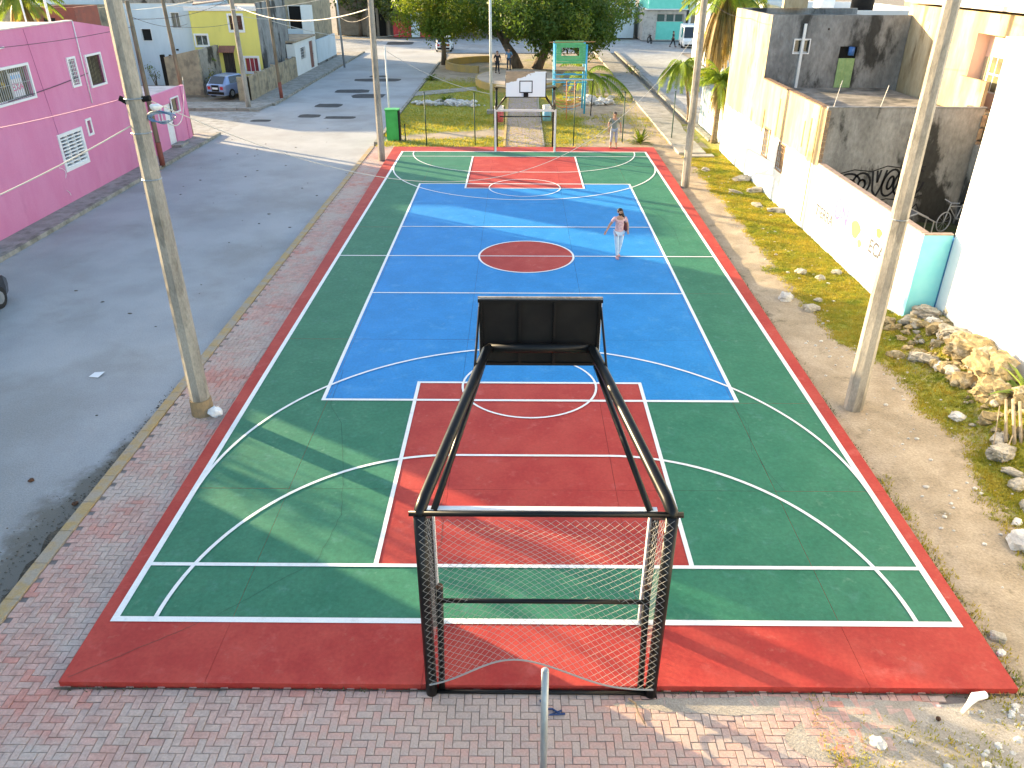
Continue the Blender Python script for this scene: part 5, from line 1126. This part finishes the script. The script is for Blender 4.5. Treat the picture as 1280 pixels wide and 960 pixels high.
# low debris walls on the right walk
# ------------------------------------------------------------------ vehicles
def car(label, x, y, rz, paint, L=3.9, Wd=1.66, H=1.48, van=False, name='parked_car', cat='car'):
    root = thing(name, label, cat, (0,0,0))
    hw = Wd/2
    # stations along length: (x, belt half width, belt z, roof half width, roof z)
    if van: st = [(-L/2,hw*.94,.95,hw*.9,H-.05),(-L/2+.1,hw,1.0,hw*.93,H),(L*.22,hw,1.0,hw*.93,H),(L*.34,hw,1.0,hw*.85,H-.1),(L*.44,hw*.97,.98,hw*.9,1.05),(L/2,hw*.88,.75,hw*.8,.8)]
    else: st = [(-L/2,hw*.86,.80,hw*.8,.86),(-L/2+.12,hw*.95,.90,hw*.82,.98),(-L*.36,hw,.92,hw*.76,H-.08),(-L*.22,hw,.93,hw*.76,H),(L*.04,hw,.93,hw*.76,H),(L*.22,hw,.92,hw*.83,.97),(L*.42,hw*.97,.82,hw*.84,.86),(L/2,hw*.82,.62,hw*.7,.66)]
    q = MB(); secs = []
    for (sx, bw_, bz_, rw, rz_) in st: secs.append([(sx,-bw_*.93,.22),(sx,-bw_,.45),(sx,-bw_,bz_),(sx,-rw,rz_-.03),(sx,-rw*.85,rz_),(sx,rw*.85,rz_),(sx,rw,rz_-.03),(sx,bw_,bz_),(sx,bw_,.45),(sx,bw_*.93,.22)])
    n = 10; vs = [p for s_ in secs for p in s_]; fs = []
    for i in range(len(secs)-1):
        for k in range(n): fs.append((i*n+k, i*n+(k+1)%n, (i+1)*n+(k+1)%n, (i+1)*n+k))
    fs += [tuple(range(n)), tuple(range((len(secs)-1)*n, len(secs)*n))[::-1]]
    q.add(vs, fs); q.build('body', paint, root, smooth=False, local=True)
    g = mat('car_glass', (.02,.025,.03), rough=.08, spec=.8)
    def glaz(pts, nm):
        q = MB(); q.quad(*pts); q.build(nm, g, root, local=True)
    if not van:
        glaz([(-L*.475,-hw*.72,.97),(-L*.365,-hw*.66,H-.06),(-L*.365,hw*.66,H-.06),(-L*.475,hw*.72,.97)], 'rear_window')
        glaz([(L*.235,-hw*.76,1.0),(L*.235,hw*.76,1.0),(L*.06,hw*.66,H-.02),(L*.06,-hw*.66,H-.02)], 'windscreen')
        for s_ in (-1,1): glaz([(-L*.34,s_*(hw+.012),.97),(L*.19,s_*(hw+.012),.97),(L*.03,s_*(hw*.79),H-.08),(-L*.30,s_*(hw*.79),H-.08)], 'side_window')
    else:
        glaz([(L*.345,-hw*.8,H-.14),(L*.345,hw*.8,H-.14),(L*.445,hw*.86,1.08),(L*.445,-hw*.86,1.08)], 'windscreen')
        for s_ in (-1,1): glaz([(L*.05,s_*(hw+.012),1.05),(L*.33,s_*(hw+.012),1.05),(L*.30,s_*(hw*.95),H-.2),(L*.05,s_*(hw*.965),H-.2)], 'side_window')
    for ax in (-L*.32, L*.31):
        for s_ in (-1,1):
            q = MB(); q.tube([(ax,s_*(hw-.16),.31),(ax,s_*(hw+.02),.31)], .31, 18); wl = q.build('wheel', RUBBER, root, local=True)
            q = MB(); q.tube([(ax,s_*(hw+.0),.31),(ax,s_*(hw+.03),.31)], .18, 12); q.build('rim', GALV, wl, local=True)
    for s_ in (-1,1):
        q = MB(); q.box(-L/2-.015,-L/2+.1,s_*hw*.62-.12,s_*hw*.62+.12,.60,.80); q.build('tail_light', mat('tail_red', (.45,.03,.04), rough=.2), root, local=True)
        q = MB(); q.box(L/2-.12,L/2+.01,s_*hw*.58-.14,s_*hw*.58+.14,.52,.64); q.build('headlight', mat('lamp_clear', (.6,.62,.65), rough=.15), root, local=True)
    q = MB(); q.box(-L/2-.03,-L/2+.08,-hw*.8,hw*.8,.28,.46); q.build('rear_bumper', BLKD, root, local=True); q = MB(); q.box(L/2-.08,L/2+.03,-hw*.74,hw*.74,.26,.44); q.build('front_bumper', BLKD, root, local=True)
    q = MB(); q.box(-L/2-.04,-L/2-.012,-.22,.22,.62,.74); q.build('number_plate', WP, root, local=True)
    q = MB(); q.box(-L/2-.012,-L/2+.02,-hw*.36,hw*.36,.48,.9); q.build('tailgate_panel', BLKD, root, local=True)
    root.location = (x, y, -.1 if y > 29 and x < -18 else -.2); root.rotation_euler.z = rz; return root
car('silvery blue hatchback parked in front of the yellow house', -20.9, 35.2, R(72), mat('paint_silver_blue', (.30,.38,.58), (.28,.36,.55), 1, rough=.25, metal=.3, spec=.6))
car('white car parked by the left park tree, half hidden by leaves', -8.4, 68.5, R(90), mat('paint_white', (.78,.79,.8), rough=.3))
car('dark car parked on the near left street, cut by the left edge', -15.62, -5.15, R(90), mat('paint_dark', (.03,.03,.035), rough=.25, spec=.6))
car('white box van near the teal fronted house', 19.3, 73.5, R(-95), mat('paint_white', (.78,.79,.8)), L=4.8, Wd=1.9, H=2.3, van=True, name='parked_van', cat='van')
def two_wheeler(name, label, cat, x, y, z, rz, motor):
    root = thing(name, label, cat, (0,0,0)); r = .30 if motor else .33
    fr = BLKD if motor else mat('bike_grey', (.42,.42,.42), rough=.4)
    for sx in (-.55,.55):
        q = MB(); q.tube([(sx+r*math.cos(t), 0, r+r*math.sin(t)) for t in [2*math.pi*k/24 for k in range(25)]], .05 if motor else .02, 6, cap=False); wl = q.build('wheel', RUBBER if motor else fr, root, local=True)
        q = MB(); [q.tube([(sx,0,r),(sx+r*math.cos(t),0,r+r*math.sin(t))], .006, 3) for t in [2*math.pi*k/10 for k in range(10)]]; q.build('spokes', GALV, wl, kind='stuff', local=True)
    q = MB(); q.tube([(.55,0,r),(.40,0,.95)], .02, 6); q.build('fork', fr, root, local=True)
    q = MB(); q.tube([(.38,-.28,1.02),(.40,0,.96),(.38,.28,1.02)], .015, 6); q.build('handlebar', fr, root, local=True)
    q = MB()
    for a, c in (((.42,0,.82),(-.05,0,.35)),((-.05,0,.35),(-.2,0,.85)),((-.18,0,.78),(.42,0,.85)),((-.05,0,.35),(-.55,0,r)),((-.2,0,.8),(-.55,0,r))): q.tube([a,c], .045 if motor else .02, 6)
    q.build('frame', fr, root, local=True)
    q = MB(); q.ball((-.22,0,.9), .14, sc=(2.2 if motor else 1,.7 if motor else .5,.35), n=10); q.build('saddle', BLKD, root, local=True)
    if motor:
        q = MB(); q.ball((.15,0,.82), .2, sc=(1.2,.6,.6), n=10); q.build('fuel_tank', mat('paint_dark', (.03,.03,.035)), root, local=True); q = MB(); q.box(-.12,.18,-.12,.12,.3,.6); q.build('engine', GALV, root, local=True)
    root.location = (x,y,z); root.rotation_euler.z = rz; return root
two_wheeler('bicycle', 'grey bicycle leaning in the corner of the walled yard', 'bicycle', 14.75, 2.2, .28, R(205), False)
two_wheeler('motorcycle', 'dark motorcycle parked left of the teal gate', 'motorcycle', 15.4, 77.5, -.2, R(100), True)
dh = thing('yard_shelter', 'small gabled shelter with pale edging inside the yard', 'shelter', (13.1,1.7,.28))
PL = mat('pale_edge', (.5,.48,.44), rough=.8)
for y in (1.55, 2.05):
    q = MB(); q.tube([(12.45,y,.75),(13.1,y,1.02),(13.75,y,.72)], .025, 5); q.build('gable_edge', PL, dh)
    for x in (12.5,13.7): q = MB(); q.tube([(x,y,.28),(x,y,.74)], .025, 5); q.build('leg', PL, dh)
q = MB(); q.add([(12.45,1.5,.74),(13.1,1.5,1.01),(13.1,2.1,1.01),(12.45,2.1,.74)], [(0,1,2,3)]); q.add([(13.75,1.5,.71),(13.1,1.5,1.01),(13.1,2.1,1.01),(13.75,2.1,.71)], [(3,2,1,0)]); q.build('roof_sheet', mat('grey_sheet', (.16,.16,.155), rough=.7), dh)

# ------------------------------------------------------------------ far background
th = thing('teal_house', 'two storey house with a teal gate and teal upper front beyond the far street', 'house', (17.5,80,-.1))
ft = Face((14.8,80,-.1), (1,0,0), (0,-1,0))
q = MB(); wall_panel(q, (14.8,80,-.1), (1,0,0), (0,-1,0), 5.2, 3.35, [(1.65,4.9,.1,2.95)], .2); q.box(14.8,20,80.2,88,-.1,3.3); q.build('wall', mat('greyed_cream', (.50,.46,.42), (.4,.37,.34), 1.5, rough=.9, c3=(.3,.28,.26), s3=3), th)
q = MB(); ft.box(q, 1.65, 4.9, .1, 2.1, -.19, -.15); q.build('gate', TEAL, th)
for a in (1.75,2.85,3.9): q = MB(); ft.box(q, a, a+.85, 2.15, 2.9, -.19, -.17); q.build('gate_window', mat('gate_glass', (.03,.08,.08), rough=.3), th)
q = MB(); q.box(15.3,20,79.6,88,3.45,6.6); q.build('upper_front', TEAL, th); q = MB(); q.box(15.1,20.1,79.5,88,3.32,3.44); q.build('floor_edge', WPAINT, th)
nh = thing('white_house', 'white house with an arched window right of the teal gate', 'house', (23,80,-.1))
q = MB(); body(q, 20.3,27,79.8,88,-.1,4.6); q.build('wall', WWH, nh); q = MB(); n = 14
q.quad(*[(20.95+.42*math.cos(math.pi*k/n), 79.79, 2.4+.7*math.sin(math.pi*k/n)) for k in range(n+1)], (20.53,79.79,1.7), (21.37,79.79,1.7)); q.build('arched_window', GLASS, nh)
fgw = thing('gate_lodge', 'dark tan building with a dark gateway and pillars beyond the far street on the left', 'building', (-19,85,-.1))
q = MB(); body(q, -24,-15.6,87,94,-.1,4.4); q.build('wall', mat('dark_tan', (.22,.19,.15), (.16,.14,.11), 2, rough=.9), fgw)  # dark tan, varied by noise
for x in (-19.9,-18.6,-17.2): q = MB(); q.box(x,x+.3,85.6,85.9,-.1,3.2); q.build('pillar', mat('dark_tan', (.22,.19,.15)), fgw)
q = MB(); q.box(-19.4,-17.6,86.95,86.99,-.1,2.6); q.build('gateway', DARK, fgw)
rw_ = thing('red_garden_wall', 'red painted garden wall beside a pale gate beyond the far street', 'wall', (-14,84.5,-.1))
REDW = mat('wall_red', (.46,.05,.05), (.38,.05,.05), 3, rough=.8)
q = MB(); q.box(-16.3,-14.0,84.4,84.6,-.1,1.75); q.build('wall_panel', REDW, rw_); q = MB(); q.box(-12.9,-11.2,84.4,84.6,-.1,1.75); q.build('wall_panel', REDW, rw_); q = MB(); q.box(-13.99,-12.91,84.35,84.65,-.1,2.7); q.build('gate', WBL, rw_)
pb = thing('pale_building', 'pale bluish building rising behind the red garden wall', 'building', (-13,92,-.1))
q = MB(); body(q, -15.2,-10,88,96,-.1,7.5); q.build('wall', mat('pale_bluish', (.48,.54,.56), (.40,.45,.47), 1.5, rough=.9), pb)
for x in (-14.3,-12.4): q = MB(); q.box(x,x+.9,87.95,87.99,3.4,4.8); q.build('window', GLASS, pb)
for i, (x0,x1,y0,y1,h,m_,lab) in enumerate([(13.5,20,17.5,27,6.35,WWH,'white house with roof tanks behind the grey streaked house'),(22,34,14,26,6.9,CREAMW,'cream house at the top right corner'),(16.8,26,29,40,5.6,WWH,'low white house farther along the right road'),(17,27,44,60,5.2,WBL,'pale house at the far end of the right road'),(-40,-27,45,60,6.0,WBL,'pale house behind the left street roofs'),(-38,-31,38,44,5.4,BLOCK,'block house left of the pale blue house'),(-40,-26,64,65.5,2.2,BLOCK,'plot wall at the far left corner'),(8.5,14.2,83.5,92,4.2,WBL,'pale bluish house beyond the far street left of the teal gate'),(-9.8,7.5,95,104,5.5,WWH,'long white house far behind the park trees')]):
    t = thing('plot_wall' if i == 6 else 'house', lab, 'wall' if i == 6 else 'house', ((x0+x1)/2,(y0+y1)/2,-.1)); q = MB(); body(q, x0,x1,y0,y1,-.1,h,.4 if h > 3 else .1); q.build('wall', m_, t)
    if h > 3:
        q = MB(); q.box(x0+.2,x1-.2,y0+.2,y1-.2,h-.398,h-.36); q.build('roof', ROOFC if i != 0 else ROOFL, t)
        for k in range(3):
            q = MB(); xx = lerp(x0,x1,(k+.6)/3.4); q.box(xx,xx+1,y0-.02,y0-.003,h-2,h-.9); q.build('window', GLASS, t)
def tank(x, y, z, r, h, m_, lab):
    t = thing('water_tank', lab, 'water tank', (x,y,z), 'rooftop water tanks'); q = MB(); q.tube([(x,y,z),(x,y,z+h*.8),(x,y,z+h)], [r,r,r*.45], 18); q.build('tank', m_, t, smooth=True); q = MB(); q.tube([(x,y,z+h),(x,y,z+h+.08)], r*.4, 12); q.build('lid', BLKD, t)
tank(14.9, 19, 6.0, .5, 1.1, WP, 'white water tank behind the top of the grey streaked house'); tank(17.2, 20, 6.0, .55, 1.2, BLKD, 'black water tank on the roof behind the grey streaked house'); tank(24.5, 15.5, 6.5, .55, 1.2, WP, 'white water tank on the roof at the top right corner')
q = MB(); q.box(12.0,13.1,16.0,16.3,6.52,6.95); q.build('roof_planter', CREAMW, label='small cream block standing on the rear parapet of the grey house', cat='masonry')

# ------------------------------------------------------------------ people
def skin_mesh(name, nodes, edges, m_, parent, sub=2, root_i=0):
    """nodes: (x,y,z,r[,r2]); grown by a skin modifier then applied"""
    me = bpy.data.meshes.new(name); me.from_pydata([n_[:3] for n_ in nodes], edges, [])
    o = bpy.data.objects.new(name, me); C.objects.link(o); o.modifiers.new('skin', 'SKIN'); 
    if not me.skin_vertices: 
        bm = bmesh.new(); bm.from_mesh(me); bm.verts.layers.skin.verify(); bm.to_mesh(me); bm.free()
    for i, n_ in enumerate(nodes):
        sv = me.skin_vertices[0].data[i]; sv.radius = (n_[3], n_[4] if len(n_) > 4 else n_[3]); sv.use_root = (i == root_i)
    s_ = o.modifiers.new('sub', 'SUBSURF'); s_.levels = sub; s_.render_levels = sub
    dg = bpy.context.evaluated_depsgraph_get(); me2 = bpy.data.meshes.new_from_object(o.evaluated_get(dg)); bpy.data.objects.remove(o)
    me2.name = name; me2.materials.clear(); me2.materials.append(m_)
    for p in me2.polygons: p.use_smooth = True
    r = bpy.data.objects.new(name, me2); C.objects.link(r); r.parent = parent; return r
SKIN = mat('skin_brown', (.42,.24,.16), (.38,.21,.14), 8, rough=.6)
def person(label, loc, rz, h, shirt, trouser, shoe, hair, arms, legs, long_hair=False, cap=False, bag=None, mask=False, fingers=True, sleeve=.55, cropped=False, head_turn=0):
    """arms/legs: joint positions in metres for a 1.7 m figure, facing -Y. arms=[(elbow,wrist) L,R]; legs=[(knee,ankle) L,R]; L is +X"""
    k = h/1.7; root = thing('person', label, 'person', (0,0,0))
    sc = lambda p: tuple(v*k for v in p)
    N = [sc((0,0,.93,.125,.10)), sc((0,0,1.08,.115,.085)), sc((0,-.01,1.25,.13,.095)), sc((0,-.005,1.38,.11,.08)), sc((0,-.005,1.46,.048)), sc((head_turn*.01,-.02,1.535,.062,.07)), sc((head_turn*.01,-.01,1.60,.078,.092)), sc((head_turn*.01,-.005,1.66,.062,.075))]
    E = [(i,i+1) for i in range(7)]
    def addn(p, par): N.append(sc(p)); E.append((par, len(N)-1)); return len(N)-1
    nose = addn((head_turn*.02,-.115,1.575,.012), 6)
    A = []
    for s_, (el_, wr) in zip((1,-1), arms):
        sh = addn((s_*.165,0,1.385,.056), 3); e = addn((*el_,.041), sh)
        w_ = addn((*wr,.027), e); A.append((sh, e, w_))
        d = (Vector(wr)-Vector(el_)).normalized(); pv_ = Vector(wr)+d*.06; palm_ = addn((*pv_,.032,.018), w_)
        if fingers:
            side = d.cross(Vector((0,1,.2))).normalized()
            if side.length < .5: side = Vector((1,0,0))
            for q_, (off, ln) in enumerate(((-.027,.062),(-.009,.072),(.009,.068),(.027,.052))):
                b0 = pv_+side*off+d*.02; b1 = b0+d*ln*.55+Vector((0,-.004,0)); b2 = b1+(d+Vector((0,-.35,0))).normalized()*ln*.45
                i0 = addn((*b0,.0085), palm_); i1 = addn((*b1,.0078), i0); addn((*b2,.0068), i1)
            t0 = pv_-side*.032-d*.03; i0 = addn((*t0,.010), palm_); addn((*(t0-side*.02+d*.035),.009), i0)
    Lg = []
    for s_, (kn, an) in zip((1,-1), legs):
        hp = addn((s_*.085,0,.88,.083), 0); kk = addn((*kn,.055), hp); aa = addn((*an,.036), kk); addn((an[0]+s_*.015,an[1]-.12,an[2]-.05,.032,.025), aa); Lg.append((hp, kk, aa))
    body_ = skin_mesh('body', N, E, SKIN, root)
    up = lambda i, r, r2=None: (N[i][0], N[i][1], N[i][2], r*k, (r2 or r)*k)
    n2 = [up(0,.145,.115), up(1,.138,.105), up(2,.148,.112), up(3,.125,.09), (N[4][0],N[4][1],N[4][2]-.035*k,.062*k)]; e2 = [(0,1),(1,2),(2,3),(3,4)]
    n2.append((0,0,.85*k,.155*k,.125*k)); e2.append((0,5))
    for sh, e, w_ in A:
        n2.append(up(sh,.068)); e2.append((3,len(n2)-1)); a, b_ = Vector(N[sh][:3]), Vector(N[e][:3]); p = a.lerp(b_, sleeve/.55 if sleeve < .55 else 1)
        n2.append((*p,.055*k)); e2.append((len(n2)-2,len(n2)-1))
        if sleeve > .6: c = Vector(N[w_][:3]); n2.append((*b_.lerp(c,.8),.042*k)); e2.append((len(n2)-2,len(n2)-1))
    skin_mesh('shirt', n2, e2, shirt, root, root_i=0)
    n3 = [up(0,.138,.112)]; e3 = []
    for hp, kk, aa in Lg:
        n3.append(up(hp,.096)); i = len(n3)-1; e3.append((0,i)); n3.append(up(kk,.068)); e3.append((i,i+1)); a, b_ = Vector(N[kk][:3]), Vector(N[aa][:3]); p = a.lerp(b_, .6 if cropped else .97); n3.append((*p,(.062 if cropped else .05)*k)); e3.append((i+1,i+2))
    skin_mesh('trousers', n3, e3, trouser, root)
    for s_, (kn, an) in zip((1,-1), legs):
        q = MB(); q.ball((an[0]*k+s_*.01*k,(an[1]-.055)*k,max(.035,an[2]-.045)*k), .11*k, sc=(.44,1.25,.42), n=12, m_=8); q.build('shoe', shoe, root, smooth=True, local=True)
    hx = head_turn*.01*k
    q = MB(); q.ball((hx,.022*k,1.635*k), .098*k, sc=(.92,.98,.92), n=14, m_=9)
    if long_hair: q.tube([(hx+.03*k,.07*k,1.62*k),(hx+.08*k,.05*k,1.5*k),(.11*k,-.03*k,1.38*k),(.12*k,-.08*k,1.22*k)], [.07*k,.06*k,.05*k,.02*k], 10)
    q.build('hair', hair, root, smooth=True, local=True)
    for s_ in (-1,1):
        q = MB(); q.ball((hx+s_*.03*k,-.088*k,1.605*k), .010*k, n=8); q.build('eye', BLKD, root, local=True)
        q = MB(); q.ball((hx+s_*.083*k,0,1.59*k), .022*k, sc=(.4,.7,1.2), n=8); q.build('ear', SKIN, root, local=True)
    if mask: q = MB(); q.ball((hx,-.055*k,1.545*k), .068*k, sc=(.95,.85,.8), n=12, m_=8); q.build('face_mask', BLKD, root, smooth=True, local=True)
    else: q = MB(); q.ball((hx,-.088*k,1.535*k), .018*k, sc=(1.3,.5,.4), n=8); q.build('mouth', mat('lips', (.30,.12,.10), rough=.6), root, local=True)
    if bag: bag(root, k)
    root.scale = (1.1, 1.1, 1)
    root.location = loc; root.rotation_euler.z = rz; return root
DENIM = mat('jeans_light', (.42,.55,.68), (.50,.62,.74), 9, rough=.85); BLOUSE = mat('blouse_floral', (.62,.42,.42), (.50,.26,.28), 26, rough=.85, lo=.5, hi=.58)
HAIR = mat('hair_black', (.02,.015,.012), rough=.5)
def shoulder_bag(root, k):
    q = MB(); q.ball((.20*k,.05*k,1.05*k), .13*k, sc=(.55,.9,1.3), n=12, m_=8); q.build('handbag', mat('bag_maroon', (.10,.03,.04), rough=.6), root, smooth=True, local=True)
    q = MB(); q.tube([(.20*k,.05*k,1.18*k),(.17*k,-.02*k,1.44*k),(.14*k,.08*k,1.36*k),(.20*k,.12*k,1.15*k)], .010*k, 6); q.build('bag_strap', BLKD, root, local=True)
person('woman in a pink patterned blouse, pale jeans and black mask walking across the blue court', (2.95,-.02,0), R(8), 1.58, BLOUSE, DENIM, mat('sneaker_pink', (.45,.25,.28), rough=.7), HAIR,
    [((.27,.05,1.14),(.25,-.10,.98)), ((-.30,.02,1.17),(-.43,-.08,.98))], [((.06,-.02,.49),(.035,.10,.10)), ((-.06,-.06,.49),(-.045,-.12,.085))], long_hair=True, bag=shoulder_bag, mask=True, sleeve=.35, head_turn=-1)
person('man in a grey shirt and pale trousers standing behind the far end line', (4.6,16.8,0), R(-6), 1.74, mat('shirt_grey', (.16,.20,.20), (.2,.24,.24), 7, rough=.9), mat('trousers_pale', (.36,.40,.50), (.30,.34,.44), 8, rough=.9), mat('sandal_tan', (.35,.25,.18), rough=.8), mat('hair_short', (.05,.035,.03), rough=.6),
    [((.27,.02,1.14),(.30,-.04,.88)), ((-.27,.03,1.14),(-.24,-.08,.90))], [((.11,-.03,.49),(.12,.02,.09)), ((-.11,0,.49),(-.13,.05,.09))], cropped=True, sleeve=.4)
person('person in dark clothes walking on the park terrace behind the silver post', (-2.0,43.4,.42), R(20), 1.68, mat('cloth_black', (.025,.025,.028), rough=.9), mat('cloth_black', (.02,.02,.02)), BLKD, HAIR,
    [((.25,.03,1.15),(.27,-.05,.9)), ((-.25,.03,1.15),(-.27,-.1,.9))], [((.08,-.05,.49),(.08,-.12,.09)), ((-.08,.03,.49),(-.08,.16,.1))], fingers=False)
person('person in a blue shirt standing on the park terrace under the trees', (-1.1,45.6,.42), R(-15), 1.7, mat('cloth_blue', (.10,.20,.32), rough=.9), mat('cloth_dark', (.05,.05,.06), rough=.9), BLKD, HAIR,
    [((.26,.03,1.14),(.2,-.12,1.0)), ((-.26,.03,1.15),(-.2,-.14,1.0))], [((.1,0,.49),(.11,0,.09)), ((-.1,0,.49),(-.11,0,.09))], fingers=False)
person('person in dark clothes walking in front of the teal gate', (17.3,72.5,-.2), R(60), 1.7, mat('cloth_dark', (.05,.05,.06)), mat('cloth_black', (.02,.02,.02)), BLKD, HAIR,
    [((.25,.1,1.15),(.25,.2,.95)), ((-.25,-.05,1.15),(-.25,-.2,1.0))], [((.08,-.15,.5),(.08,-.25,.12)), ((-.08,.1,.5),(-.08,.3,.12))], fingers=False)
